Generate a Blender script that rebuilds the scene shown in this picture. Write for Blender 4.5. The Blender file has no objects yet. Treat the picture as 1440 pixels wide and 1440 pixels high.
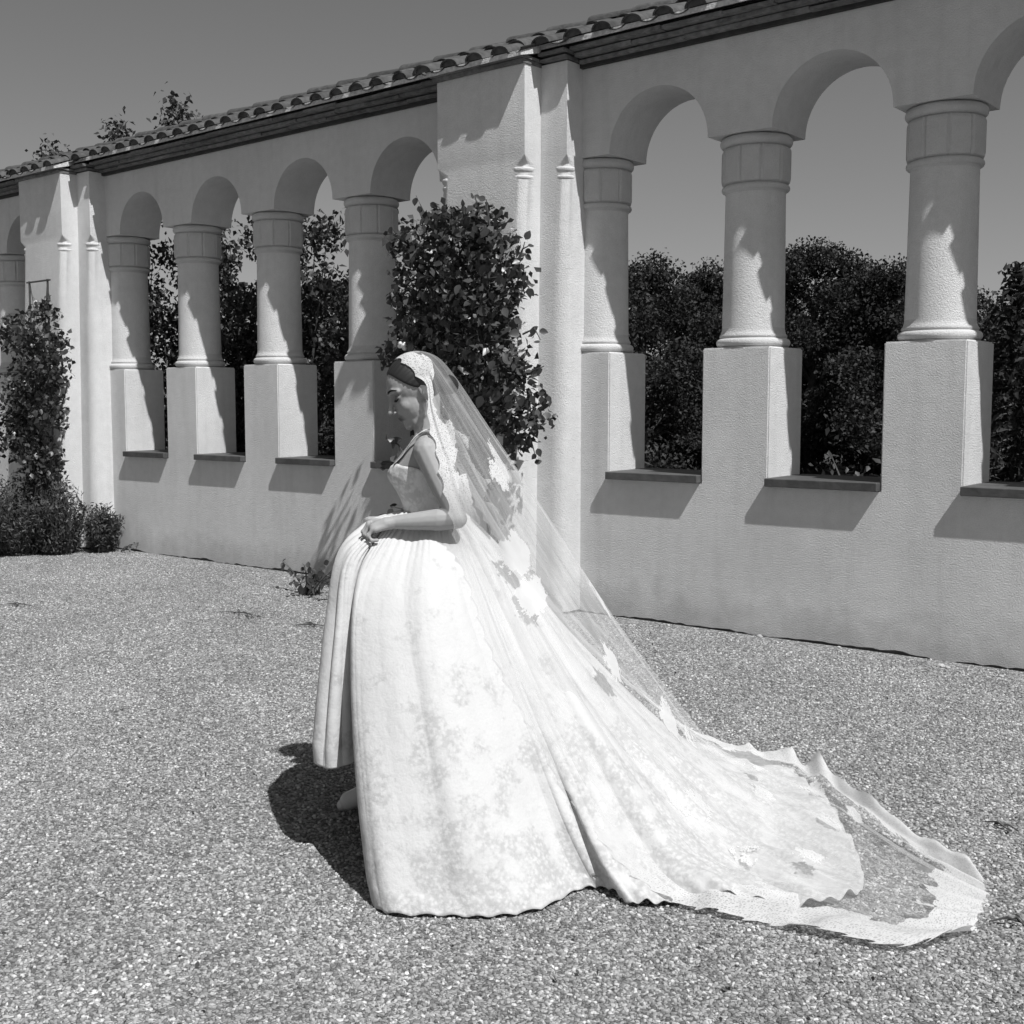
import bpy, bmesh, math, random
import numpy as np
from mathutils import Vector, Matrix, Euler
random.seed(7); rng = np.random.default_rng(7)
SC = bpy.context.scene
COL = SC.collection
R = math.radians

# ------------------------------------------------------------------ camera
YAW, PITCH = 39.6, 5.06
CAMP = Vector((0.0, -6.97, 1.5))
cd = bpy.data.cameras.new('camera'); cam = bpy.data.objects.new('camera', cd); COL.objects.link(cam)
cam.location = CAMP
cam.rotation_euler = (R(90 - PITCH), 0, R(YAW))
cd.sensor_width = 36; cd.lens = 36 * 1670 / 1440; cd.clip_start = 0.05; cd.clip_end = 2000
SC.camera = cam

# ------------------------------------------------------------------ light
SUN_TRAVEL = Vector((-3.2, 1.0, -5.0)).normalized()          # direction the light travels
to_sun = -SUN_TRAVEL
EL = math.asin(to_sun.z); AZ = math.atan2(to_sun.x, to_sun.y)  # azimuth from +Y towards +X
w = bpy.data.worlds.new('World'); SC.world = w; w.use_nodes = True
nt = w.node_tree; nt.nodes.clear()
sky = nt.nodes.new('ShaderNodeTexSky'); sky.sky_type = 'NISHITA'; sky.sun_disc = False
sky.sun_elevation = EL; sky.sun_rotation = AZ; sky.air_density = 1.0; sky.dust_density = 1.2; sky.ozone_density = 1.0
sep = nt.nodes.new('ShaderNodeSeparateColor')                # black-and-white film
comb = nt.nodes.new('ShaderNodeCombineColor')
bg = nt.nodes.new('ShaderNodeBackground'); bg.inputs['Strength'].default_value = 0.072
wo = nt.nodes.new('ShaderNodeOutputWorld')
nt.links.new(sky.outputs[0], sep.inputs[0])
mixn = nt.nodes.new('ShaderNodeMix'); mixn.inputs[0].default_value = 0.45      # panchromatic film behind an orange filter: red with some green
nt.links.new(sep.outputs[0], mixn.inputs[2]); nt.links.new(sep.outputs[1], mixn.inputs[3])
for i in range(3): nt.links.new(mixn.outputs[0], comb.inputs[i])
nt.links.new(comb.outputs[0], bg.inputs[0]); nt.links.new(bg.outputs[0], wo.inputs[0])
sl = bpy.data.lights.new('sun', 'SUN'); so = bpy.data.objects.new('sun', sl); COL.objects.link(so)
sl.energy = 5.0; sl.angle = R(0.53); sl.color = (1, 1, 1)
so.rotation_euler = SUN_TRAVEL.to_track_quat('-Z', 'Y').to_euler()
so.location = (6, -9, 12)
SC.view_settings.view_transform = 'Standard'; SC.view_settings.look = 'None'
SC.view_settings.exposure = 0.12; SC.view_settings.gamma = 1.0
SC.view_settings.use_curve_mapping = False
SC.render.engine = 'CYCLES'
SC.cycles.transparent_max_bounces = 24
SC.cycles.max_bounces = 8

# ------------------------------------------------------------------ helpers
def empty(name, loc=(0, 0, 0)):
    o = bpy.data.objects.new(name, None); COL.objects.link(o); o.location = loc
    o.empty_display_size = 0.1
    return o
def tag(o, label=None, cat=None, group=None, kind=None):
    if label: o['label'] = label
    if cat: o['category'] = cat
    if group: o['group'] = group
    if kind: o['kind'] = kind
    return o
def link_mesh(name, me, mat=None, parent=None, loc=None):
    o = bpy.data.objects.new(name, me); COL.objects.link(o)
    if mat and not me.materials: me.materials.append(mat)
    if loc is not None: o.location = loc
    if parent: o.parent = parent; 
    return o
def mesh_from(name, verts, faces, smooth=False):
    me = bpy.data.meshes.new(name)
    me.from_pydata([tuple(map(float, v)) for v in verts], [], [tuple(map(int, f)) for f in faces])
    me.update()
    if smooth: me.polygons.foreach_set('use_smooth', [True] * len(me.polygons))
    return me
def np_mesh(name, verts, faces, smooth=False):
    """verts (n,3), faces (m,k) all same size"""
    verts = np.asarray(verts, np.float32); faces = np.asarray(faces, np.int32)
    me = bpy.data.meshes.new(name); m, k = faces.shape
    me.vertices.add(len(verts)); me.vertices.foreach_set('co', verts.ravel())
    me.loops.add(m * k); me.loops.foreach_set('vertex_index', faces.ravel())
    me.polygons.add(m); me.polygons.foreach_set('loop_start', np.arange(0, m * k, k, dtype=np.int32))
    me.polygons.foreach_set('loop_total', np.full(m, k, np.int32))
    if smooth: me.polygons.foreach_set('use_smooth', np.ones(m, bool))
    me.update(calc_edges=True); me.validate()
    return me
def bm_mesh(bm, name, smooth=False):
    bmesh.ops.recalc_face_normals(bm, faces=bm.faces)
    me = bpy.data.meshes.new(name); bm.to_mesh(me); bm.free()
    if smooth: me.polygons.foreach_set('use_smooth', [True] * len(me.polygons))
    return me
def box(bm, x0, x1, y0, y1, z0, z1):
    v = [bm.verts.new((x, y, z)) for z in (z0, z1) for y in (y0, y1) for x in (x0, x1)]
    for f in ((0, 2, 3, 1), (4, 5, 7, 6), (0, 1, 5, 4), (2, 6, 7, 3), (0, 4, 6, 2), (1, 3, 7, 5)):
        bm.faces.new([v[i] for i in f])
def lathe(bm, prof, n=48, cx=0, cy=0):
    """prof: list of (r, z); capped"""
    rings = []
    for r, z in prof:
        rings.append([bm.verts.new((cx + r * math.cos(2 * math.pi * i / n), cy + r * math.sin(2 * math.pi * i / n), z)) for i in range(n)])
    for a, b in zip(rings[:-1], rings[1:]):
        for i in range(n):
            bm.faces.new((a[i], a[(i + 1) % n], b[(i + 1) % n], b[i]))
    bm.faces.new(rings[0][::-1]); bm.faces.new(rings[-1])
def tube(bm, pts, rad, n=6):
    pts = [Vector(p) for p in pts]
    if not hasattr(rad, '__len__'): rad = [rad] * len(pts)
    rings = []
    for i, p in enumerate(pts):
        d = (pts[min(i + 1, len(pts) - 1)] - pts[max(i - 1, 0)]).normalized()
        a = d.orthogonal().normalized() if abs(d.z) > 0.9 else Vector((0, 0, 1)).cross(d).normalized()
        b = d.cross(a)
        rings.append([bm.verts.new(p + (a * math.cos(2 * math.pi * k / n) + b * math.sin(2 * math.pi * k / n)) * rad[i]) for k in range(n)])
    for q, s in zip(rings[:-1], rings[1:]):
        for k in range(n):
            bm.faces.new((q[k], q[(k + 1) % n], s[(k + 1) % n], s[k]))
    bm.faces.new(rings[0][::-1]); bm.faces.new(rings[-1])
def smooth_by_angle(me, ang=35):
    me.polygons.foreach_set('use_smooth', [True] * len(me.polygons))
    bm = bmesh.new(); bm.from_mesh(me)
    for e in bm.edges:
        e.smooth = (len(e.link_faces) == 2 and e.calc_face_angle(0) < R(ang))
    bm.to_mesh(me); bm.free()

# ---- materials
def mat_base(name):
    m = bpy.data.materials.new(name); m.use_nodes = True
    n = m.node_tree.nodes; l = m.node_tree.links
    b = n['Principled BSDF']
    return m, n, l, b
def node(n, t, **kw):
    x = n.new(t)
    for k, v in kw.items():
        if k.startswith('i_'): x.inputs[k[2:].replace('_', ' ')].default_value = v
        else: setattr(x, k, v)
    return x
def ramp(n, l, src, stops):
    r = n.new('ShaderNodeValToRGB'); cr = r.color_ramp
    while len(cr.elements) < len(stops): cr.elements.new(0.5)
    for e, (p, v) in zip(cr.elements, stops):
        e.position = p; e.color = (v, v, v, 1)
    l.new(src, r.inputs[0]); return r.outputs[0]
def mul(n, l, a, b):
    m = n.new('ShaderNodeMix'); m.data_type = 'RGBA'; m.blend_type = 'MULTIPLY'; m.inputs[0].default_value = 1
    l.new(a, m.inputs[6])
    if hasattr(b, 'is_linked'): l.new(b, m.inputs[7])
    else: m.inputs[7].default_value = (b, b, b, 1)
    return m.outputs[2]
def math_n(n, l, op, a, b=None, c=None):
    m = n.new('ShaderNodeMath'); m.operation = op
    for i, v in enumerate((a, b, c)):
        if v is None: continue
        if hasattr(v, 'is_linked'): l.new(v, m.inputs[i])
        else: m.inputs[i].default_value = v
    return m.outputs[0]
def geo_pos(n): return n.new('ShaderNodeNewGeometry').outputs['Position']
def noise(n, l, vec, scale, detail=4, rough=0.55):
    t = n.new('ShaderNodeTexNoise'); t.inputs['Scale'].default_value = scale; t.inputs['Detail'].default_value = detail
    t.inputs['Roughness'].default_value = rough
    if vec is not None: l.new(vec, t.inputs['Vector'])
    return t.outputs[0]
def bump(n, l, h, strength, dist, prev=None):
    b = n.new('ShaderNodeBump'); b.inputs['Strength'].default_value = strength; b.inputs['Distance'].default_value = dist
    l.new(h, b.inputs['Height'])
    if prev is not None: l.new(prev, b.inputs['Normal'])
    return b.outputs[0]

def plaster(name, base=0.76, dirt=True):
    m, n, l, b = mat_base(name)
    p = geo_pos(n)
    big = ramp(n, l, noise(n, l, p, 1.3, 5), [(0.3, base * 0.86), (0.7, base)])
    mid = ramp(n, l, noise(n, l, p, 14, 4), [(0.25, 0.90), (0.75, 1.0)])
    fine = ramp(n, l, noise(n, l, p, 160, 3), [(0.3, 0.86), (0.7, 1.0)])
    c = mul(n, l, mul(n, l, big, mid), fine)
    if dirt:
        sx = n.new('ShaderNodeSeparateXYZ'); l.new(p, sx.inputs[0])
        h = math_n(n, l, 'ADD', sx.outputs[2], math_n(n, l, 'MULTIPLY', math_n(n, l, 'SUBTRACT', noise(n, l, p, 5, 5), 0.5), 0.55))
        splash = ramp(n, l, h, [(0.02, 0.74), (0.28, 1.0)])
        c = mul(n, l, c, splash)
        mp = n.new('ShaderNodeMapping'); mp.inputs['Scale'].default_value = (5, 5, 0.35); l.new(p, mp.inputs[0])
        streak = ramp(n, l, noise(n, l, mp.outputs[0], 1.6, 4), [(0.30, 0.93), (0.5, 1.0)])
        c = mul(n, l, c, streak)
    l.new(c, b.inputs['Base Color']); b.inputs['Roughness'].default_value = 0.92
    b.inputs['Specular IOR Level'].default_value = 0.15
    n1 = bump(n, l, noise(n, l, p, 30, 3), 0.18, 0.010)
    n2 = bump(n, l, noise(n, l, p, 105, 4, .7), 0.9, 0.009, n1)
    l.new(n2, b.inputs['Normal'])
    return m
def simple(name, v, rough=0.6, spec=0.3, var=0.0, scale=20, bmp=0.0):
    m, n, l, b = mat_base(name)
    if var > 0:
        oi = n.new('ShaderNodeObjectInfo')
        c = ramp(n, l, noise(n, l, geo_pos(n), scale, 4), [(0.3, v * (1 - var)), (0.7, v * (1 + var))])
        c = mul(n, l, c, ramp(n, l, oi.outputs['Random'], [(0, 0.8), (1, 1.1)]))
        l.new(c, b.inputs['Base Color'])
    else: b.inputs['Base Color'].default_value = (v, v, v, 1)
    b.inputs['Roughness'].default_value = rough; b.inputs['Specular IOR Level'].default_value = spec
    if bmp > 0: l.new(bump(n, l, noise(n, l, geo_pos(n), scale * 3, 3), bmp, 0.01), b.inputs['Normal'])
    return m
def leafmat(name, v, spec=0.4, rough=0.45, trans=0.25):
    m, n, l, b = mat_base(name)
    at = n.new('ShaderNodeAttribute'); at.attribute_name = 'leafrand'
    oi = n.new('ShaderNodeObjectInfo')
    add = math_n(n, l, 'FRACT', math_n(n, l, 'ADD', at.outputs['Fac'], oi.outputs['Random']))
    c = ramp(n, l, add, [(0, v * 0.55), (0.7, v), (1, v * 1.7)])
    l.new(c, b.inputs['Base Color']); b.inputs['Roughness'].default_value = rough; b.inputs['Specular IOR Level'].default_value = spec
    tr = n.new('ShaderNodeBsdfTranslucent'); l.new(c, tr.inputs[0])
    mx = n.new('ShaderNodeMixShader'); mx.inputs[0].default_value = trans
    l.new(b.outputs[0], mx.inputs[1]); l.new(tr.outputs[0], mx.inputs[2]); l.new(mx.outputs[0], n['Material Output'].inputs[0])
    return m

M = {}
M['plaster'] = plaster('plaster')
M['stone'] = plaster('cast_stone', 0.66, False)
M['footing'] = simple('footing', 0.16, 0.9, 0.1, 0.3, 8, 0.5)
M['sill'] = simple('slate_sill', 0.085, 0.7, 0.3, 0.25, 12, 0.3)
M['tile'] = simple('roof_clay', 0.075, 0.8, 0.2, 0.35, 15, 0.5)
M['course'] = simple('cornice_clay', 0.17, 0.85, 0.2, 0.35, 20, 0.5)
M['mortar'] = simple('mortar', 0.5, 0.9, 0.1, 0.25, 30, 0.6)
M['dark_band'] = simple('dark_eaves', 0.05, 0.8, 0.2, 0.3, 12, 0.3)
M['iron'] = simple('iron', 0.06, 0.6, 0.4, 0.2, 30)
M['stem'] = simple('stem', 0.07, 0.8, 0.2, 0.3, 25)
M['bark'] = simple('bark', 0.08, 0.9, 0.1, 0.4, 12, 0.6)
M['rose'] = leafmat('rose_leaf', 0.060, 0.5, 0.36)
M['shrub'] = leafmat('shrub_leaf', 0.050, 0.35, 0.5)
M['tree'] = leafmat('tree_leaf', 0.036, 0.2, 0.6)
M['lavender'] = leafmat('lavender_leaf', 0.075, 0.25, 0.6)
M['petal'] = simple('petal', 0.75, 0.6, 0.2)

# ------------------------------------------------------------------ pixel / bride frame helpers
Rv = Vector((math.cos(R(YAW)), math.sin(R(YAW)), 0)); Fv = Vector((-math.sin(R(YAW)), math.cos(R(YAW)), 0))
def W(u, wd, z): return Vector((CAMP.x, CAMP.y, 0)) + Rv * u + Fv * wd + Vector((0, 0, z))
_F = Fv * math.cos(R(PITCH)) - Vector((0, 0, math.sin(R(PITCH)))); _U = Rv.cross(_F)
def uwz(px, py, wd=None, z=None):
    """photograph pixel at a known depth wd, or on a known height z, in the (u, depth, height) frame"""
    d = _F + Rv * ((px - 720) / 1670) - _U * ((py - 720) / 1670)
    t = (wd / d.dot(Fv)) if wd is not None else ((z - CAMP.z) / d.z)
    p = d * t
    return (p.dot(Rv), p.dot(Fv), CAMP.z + p.z)
def catmull(pts, n):
    """pts (k,d) -> n samples, uniform in index"""
    p = np.asarray(pts, float); k = len(p)
    q = np.vstack([2 * p[0] - p[1], p, 2 * p[-1] - p[-2]])
    out = []
    for x in np.linspace(0, k - 1, n):
        i = min(int(x), k - 2); t = x - i
        a, b, c, d = q[i], q[i + 1], q[i + 2], q[i + 3]
        out.append(0.5 * (2 * b + (c - a) * t + (2 * a - 5 * b + 4 * c - d) * t * t + (3 * b - a - 3 * c + d) * t ** 3))
    return np.array(out)

# ------------------------------------------------------------------ ground
def gravel_mat():
    m, n, l, b = mat_base('gravel')
    p = geo_pos(n)
    v = n.new('ShaderNodeTexVoronoi'); v.inputs['Scale'].default_value = 75; l.new(p, v.inputs['Vector'])
    sc = n.new('ShaderNodeSeparateColor'); l.new(v.outputs['Color'], sc.inputs[0])
    c = ramp(n, l, sc.outputs[0], [(0.0, 0.13), (0.5, 0.30), (0.85, 0.40), (1.0, 0.60)])
    v2 = n.new('ShaderNodeTexVoronoi'); v2.feature = 'DISTANCE_TO_EDGE'; v2.inputs['Scale'].default_value = 75; l.new(p, v2.inputs['Vector'])
    gap = ramp(n, l, v2.outputs['Distance'], [(0.0, 0.25), (0.12, 1.0)])
    c = mul(n, l, c, gap)
    c = mul(n, l, c, ramp(n, l, noise(n, l, p, 0.9, 5), [(0.3, 0.86), (0.7, 1.05)]))
    l.new(c, b.inputs['Base Color']); b.inputs['Roughness'].default_value = 0.9; b.inputs['Specular IOR Level'].default_value = 0.1
    l.new(bump(n, l, v2.outputs['Distance'], 0.8, 0.012), b.inputs['Normal'])
    return m
M['gravel'] = gravel_mat()
def pebble_mat():
    m, n, l, b = mat_base('pebble')
    oi = n.new('ShaderNodeObjectInfo')
    c = ramp(n, l, oi.outputs['Random'], [(0.0, 0.10), (0.45, 0.25), (0.85, 0.38), (1.0, 0.64)])
    c = mul(n, l, c, ramp(n, l, noise(n, l, geo_pos(n), 0.9, 5), [(0.3, 0.86), (0.7, 1.05)]))
    c = mul(n, l, c, ramp(n, l, noise(n, l, geo_pos(n), 3.2, 4), [(0.3, 0.84), (0.6, 1.04)]))
    l.new(c, b.inputs['Base Color']); b.inputs['Roughness'].default_value = 0.85; b.inputs['Specular IOR Level'].default_value = 0.2
    return m
M['pebble'] = pebble_mat()
M['earth'] = simple('earth_grass', 0.05, 0.95, 0.1, 0.4, 1.5, 0.5)
bm = bmesh.new()
for q in [(-400, -400), (400, -400), (400, 400), (-400, 400)]: bm.verts.new((q[0], q[1], -0.008))
bm.faces.new(bm.verts[:])
g = link_mesh('ground', bm_mesh(bm, 'ground'), M['earth']); tag(g, 'flat dark planted ground reaching out beyond the arcade', 'ground', kind='structure')
bm = bmesh.new()
for q in [(-26, -26), (14, -26), (14, 0.12), (-26, 0.12)]: bm.verts.new((q[0], q[1], 0.0))
bm.faces.new(bm.verts[:])
g = link_mesh('gravel_yard', bm_mesh(bm, 'gravel_yard'), M['gravel']); tag(g, 'pale fine gravel yard in front of the arcade wall', 'gravel', kind='structure')

def gravel_nodes(name, seed):
    ng = bpy.data.node_groups.new(name, 'GeometryNodeTree')
    ng.interface.new_socket('Geometry', in_out='INPUT', socket_type='NodeSocketGeometry')
    ng.interface.new_socket('Geometry', in_out='OUTPUT', socket_type='NodeSocketGeometry')
    n, l = ng.nodes, ng.links
    gi = n.new('NodeGroupInput'); go = n.new('NodeGroupOutput')
    at = n.new('GeometryNodeInputNamedAttribute'); at.data_type = 'FLOAT'; at.inputs['Name'].default_value = 'dens'
    dp = n.new('GeometryNodeDistributePointsOnFaces'); dp.inputs['Seed'].default_value = seed
    l.new(gi.outputs[0], dp.inputs['Mesh']); l.new(at.outputs[0], dp.inputs['Density'])
    ico = n.new('GeometryNodeMeshIcoSphere'); ico.inputs['Radius'].default_value = 0.0062; ico.inputs['Subdivisions'].default_value = 1
    sm = n.new('GeometryNodeSetMaterial'); sm.inputs['Material'].default_value = M['pebble']; l.new(ico.outputs[0], sm.inputs[0])
    ip = n.new('GeometryNodeInstanceOnPoints'); l.new(dp.outputs['Points'], ip.inputs['Points']); l.new(sm.outputs[0], ip.inputs['Instance'])
    rr = n.new('FunctionNodeRandomValue'); rr.data_type = 'FLOAT_VECTOR'; rr.inputs[0].default_value = (-0.5, -0.5, 0); rr.inputs[1].default_value = (0.5, 0.5, 6.28); rr.inputs['Seed'].default_value = seed
    l.new(rr.outputs[0], ip.inputs['Rotation'])
    rs = n.new('FunctionNodeRandomValue'); rs.data_type = 'FLOAT_VECTOR'; rs.inputs[0].default_value = (0.55, 0.5, 0.4); rs.inputs[1].default_value = (1.55, 1.2, 0.95); rs.inputs['Seed'].default_value = seed + 1
    l.new(rs.outputs[0], ip.inputs['Scale'])
    l.new(ip.outputs[0], go.inputs[0])
    return ng
# patch of loose stones: where the yard is close enough for single stones to show
vx = []; dens = []; fc = []
nu, nw = 60, 46
for j in range(nw):
    wd = 1.9 + (j / (nw - 1)) ** 1.3 * 11.5
    for i in range(nu):
        u = (-0.56 + 1.12 * i / (nu - 1)) * (wd + 0.6)
        p = W(u, wd, 0.001); vx.append(p)
        d = 6500 if wd < 5 else max(1300, 6500 * (5 / wd) ** 1.7)
        dens.append(d if p.y < 0.02 else 0)
for j in range(nw - 1):
    for i in range(nu - 1):
        a = j * nu + i; f = (a, a + 1, a + nu + 1, a + nu)
        if max(vx[k].y for k in f) < 0.03: fc.append(f)
me = mesh_from('loose_gravel', vx, fc)
at = me.attributes.new('dens', 'FLOAT', 'POINT'); at.data.foreach_set('value', dens)
o = link_mesh('loose_gravel', me, M['pebble']); tag(o, 'loose pale pebbles lying over the yard', 'gravel', kind='stuff')
md = o.modifiers.new('stones', 'NODES'); md.node_group = gravel_nodes('stones', 3)

# ------------------------------------------------------------------ arcade wall
TH = 0.47
ARC = empty('arcade_wall', (-5.6, 0.235, 0))
tag(ARC, 'long white plastered arcade wall with round columns, arches and a tiled coping', 'wall', kind='thing')
OFF = Vector((5.6, -0.235, 0))
def part(name, me, mat, parent=None):
    o = link_mesh(name, me, mat, parent or ARC)
    if (parent or ARC) is ARC: o.location = OFF
    return o
XA, XB = -16.4, 3.4
COLS_R = [-5.117, -3.867, -2.617, -1.367, -0.117]
COLS_L = [-11.215, -9.99, -8.76, -7.52, -6.27]
COLS_F = [-16.0, -14.76, -13.53, -12.28]
PIERS = [0.0, -6.115, 6.02]
ZS, ZP, ZI, ZT = 0.985, 1.889, 3.262, 3.872   # underside of pedestals, pedestal top, impost, wall top
bm = bmesh.new(); box(bm, XA, XB, 0, TH, 0.028, ZS)
# finer grid on the front so the foot of the plaster runs uneven
me = bm_mesh(bm, 'parapet')
me = bpy.data.meshes.new('parapet')
vs = []; fs = []
nx = 420
xs = np.linspace(XA, XB, nx)
for i, x in enumerate(xs):
    zb = 0.012 + 0.010 * math.sin(x * 3.1) * math.sin(x * 7.7 + 1) + random.uniform(-0.006, 0.008)
    vs += [(x, 0, zb), (x, 0, ZS), (x, TH, ZS), (x, TH, -0.05), (x, 0.03, zb + 0.004)]
for i in range(nx - 1):
    a = i * 5; b = a + 5
    fs += [(a, b, b + 1, a + 1), (a + 1, b + 1, b + 2, a + 2), (a + 2, b + 2, b + 3, a + 3), (a + 4, b + 4, b, a)]
fs += [(0, 1, 2, 3, 4), tuple((nx - 1) * 5 + k for k in (4, 3, 2, 1, 0))]
me.from_pydata(vs, [], fs); me.update()
part('parapet', me, M['plaster'])
bm = bmesh.new(); box(bm, XA + .01, XB - .01, 0.028, TH - 0.03, -0.2, 0.04)
part('footing', bm_mesh(bm, 'footing'), M['footing'])

def arch_wall(bm, cols, xa, xb):
    """spandrel wall over the columns; feet stand on the capitals"""
    hw = 0.232; outline = [(xa, ZI)]
    for a, b in zip(cols[:-1], cols[1:]):
        l, r = a + hw, b - hw; rad = (r - l) / 2; cx = (l + r) / 2
        n = 28
        outline.append((l, ZI))
        for k in range(n + 1):
            t = math.pi * (1 - k / n)
            outline.append((cx + rad * math.cos(t), ZI + 0.004 + min(rad, 0.40) * math.sin(t)))
        outline.append((r, ZI))
    outline.append((xb, ZI))
    prev = None
    for (x, z) in outline:
        q = [bm.verts.new((x, y, zz)) for y, zz in ((0, z), (0, ZT), (TH, ZT), (TH, z))]
        if prev:
            same = abs(x - prev[0].co.x) < 1e-5
            if not same:
                bm.faces.new((prev[0], q[0], q[1], prev[1])); bm.faces.new((prev[3], prev[2], q[2], q[3]))
                bm.faces.new((prev[1], q[1], q[2], prev[2]))
            bm.faces.new((prev[0], prev[3], q[3], q[0]))
        prev = q
for cols, xa, xb in ((COLS_R, -5.13, 0.0), (COLS_L, -11.235, -6.2), (COLS_F, XA, -12.26)):
    bm = bmesh.new(); arch_wall(bm, cols, xa, xb)
    me = bm_mesh(bm, 'arch_wall'); smooth_by_angle(me, 20)
    part('arch_wall', me, M['plaster'])

# pedestals, columns, sills
bm = bmesh.new(); box(bm, -0.2475, 0.2475, 0, TH, ZS, ZP)
bmesh.ops.bevel(bm, geom=[e for e in bm.edges if min(v.co.z for v in e.verts) > ZS + .1 or abs(e.verts[0].co.z - e.verts[1].co.z) > .3], offset=0.009, segments=2, affect='EDGES')
ME_PED = bm_mesh(bm, 'pedestal'); smooth_by_angle(ME_PED, 50); ME_PED.materials.append(M['plaster'])
cy = TH / 2
prof = [(0.206, ZP + 0.10), (0.205, ZP + .2)] + [(0.205 - 0.009 * k / 8, ZP + .2 + (2.905 - ZP - .2) * k / 8) for k in range(1, 9)]
bm = bmesh.new(); lathe(bm, prof, 56, 0, cy)
ME_SHAFT = bm_mesh(bm, 'shaft'); smooth_by_angle(ME_SHAFT, 40); ME_SHAFT.materials.append(M['plaster'])
bp = [(0.226, ZP + 0.0006), (0.234, ZP + .006)]
for k in range(9):
    t = -math.pi / 2 + math.pi * k / 8; bp.append((0.218 + 0.026 * math.cos(t), ZP + 0.034 + 0.028 * math.sin(t)))
bp += [(0.217, ZP + 0.064), (0.223, ZP + 0.072), (0.222, ZP + .082), (0.213, ZP + .094), (0.2075, ZP + 0.115), (0.2062, ZP + .13)]
bm = bmesh.new(); lathe(bm, bp, 56, 0, cy)
ME_BASE = bm_mesh(bm, 'base_ring'); smooth_by_angle(ME_BASE, 50); ME_BASE.materials.append(M['stone'])
bm = bmesh.new()
ast = [(0.197, 2.895)]
for k in range(9):
    t = -math.pi / 2 + math.pi * k / 8; ast.append((0.203 + 0.020 * math.cos(t), 2.928 + 0.020 * math.sin(t)))
ast += [(0.203, 2.950)]
lathe(bm, ast, 56, 0, cy)
ME_AST = bm_mesh(bm, 'neck_ring'); smooth_by_angle(ME_AST, 50); ME_AST.materials.append(M['stone'])
# faceted drum with upright joints between its panels
bm = bmesh.new(); NF = 10; rings = []
for z, rr in ((2.948, 0.200), (2.962, 0.221), (2.985, 0.227), (3.165, 0.227), (3.182, 0.219), (3.192, 0.202)):
    ring = []
    for i in range(NF):
        a0 = 2 * math.pi * (i + 0.15) / NF; half = math.pi / NF
        for da, f in ((-half, 0.955), (-half * 0.80, 1.0), (-half * .4, 0.985), (half * .4, 0.985), (half * 0.80, 1.0)):
            a = a0 + da; r2 = rr * f
            ring.append(bm.verts.new((r2 * math.cos(a), cy + r2 * math.sin(a), z)))
    rings.append(ring)
for a, b in zip(rings[:-1], rings[1:]):
    k = len(a)
    for i in range(k): bm.faces.new((a[i], a[(i + 1) % k], b[(i + 1) % k], b[i]))
bm.faces.new(rings[0][::-1]); bm.faces.new(rings[-1])
ME_DRUM = bm_mesh(bm, 'capital'); smooth_by_angle(ME_DRUM, 22); ME_DRUM.materials.append(M['stone'])
bm = bmesh.new()
tp = [(0.200, 3.188)]
for k in range(11):
    t = -math.pi / 2 + math.pi * k / 10; tp.append((0.203 + 0.033 * math.cos(t), 3.226 + 0.034 * math.sin(t)))
tp += [(0.203, ZI - 0.0015)]
lathe(bm, tp, 56, 0, cy)
ME_TOP = bm_mesh(bm, 'capital_ring'); smooth_by_angle(ME_TOP, 50); ME_TOP.materials.append(M['stone'])
allc = COLS_R + COLS_L + COLS_F
for i, x in enumerate(allc):
    p = part('pedestal', ME_PED, None); p.location = OFF + Vector((x, 0, 0))
    c = part('column', ME_SHAFT, None); c.location = OFF + Vector((x, 0, 0))
    rz = random.uniform(-0.3, 0.3)
    for nm, mm in (('base_ring', ME_BASE), ('neck_ring', ME_AST), ('capital', ME_DRUM), ('capital_ring', ME_TOP)):
        q = link_mesh(nm, mm, None, c)
        if nm == 'capital':
            q.rotation_euler.z = rz; q.location = Vector((0, cy, 0)) - Matrix.Rotation(rz, 3, 'Z') @ Vector((0, cy, 0))
for cols in (COLS_R, COLS_L, COLS_F):
    for a, b in zip(cols[:-1], cols[1:]):
        l, r = a + 0.2495, b - 0.2495
        bm = bmesh.new(); box(bm, l, r, -0.052, TH + 0.03, ZS + 0.003, ZS + 0.062)
        for v in bm.verts:
            if v.co.z > ZS + .05 and v.co.y < 0.2: v.co.z -= 0.006
        bmesh.ops.bevel(bm, geom=bm.edges[:], offset=0.004, segments=1, affect='EDGES')
        part('sill', bm_mesh(bm, 'sill'), M['sill'])

# piers with two steps; corners sharp at the top and rounded below a moulded stop
P1, P2 = 0.36, 0.18
B1L, B1R, B2L, B2R = -6.19, -5.352, -6.30, -5.118
ZSTOP0, ZSTOP1 = 3.205, 3.262
def corner(cx, cy_, sx, rad, n=8):
    """rounded corner at (cx,cy_); sx=-1 left corner, +1 right corner; front faces -y"""
    pts = []
    for k in range(n + 1):
        a = math.pi / 2 * k / n
        if sx < 0: pts.append((cx + rad - rad * math.cos(a), cy_ + rad - rad * math.sin(a)))
        else: pts.append((cx - rad + rad * math.sin(a), cy_ + rad - rad * math.cos(a)))
    return pts
def pier_outline(z):
    rnd = z < ZSTOP0 + 1e-4
    r1 = 0.115 if rnd else 0.004; r2 = 0.105 if rnd else 0.004
    bat = max(0.0, (ZSTOP0 - z)) / ZSTOP0
    p1, p2 = P1 + 0.13 * bat, P2 + 0.05 * bat
    q = [(B2L, 0.1)]
    q += corner(B2L, -p2, -1, min(r2, 0.10 if rnd else r2)) + [(B1L, -p2 - 0.0)]
    q += corner(B1L, -p1, -1, r1)
    q += corner(B1R, -p1, 1, r1) + [(B1R, -p2)]
    q += corner(B2R, -p2, 1, r2) + [(B2R, 0.1)]
    return q
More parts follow.
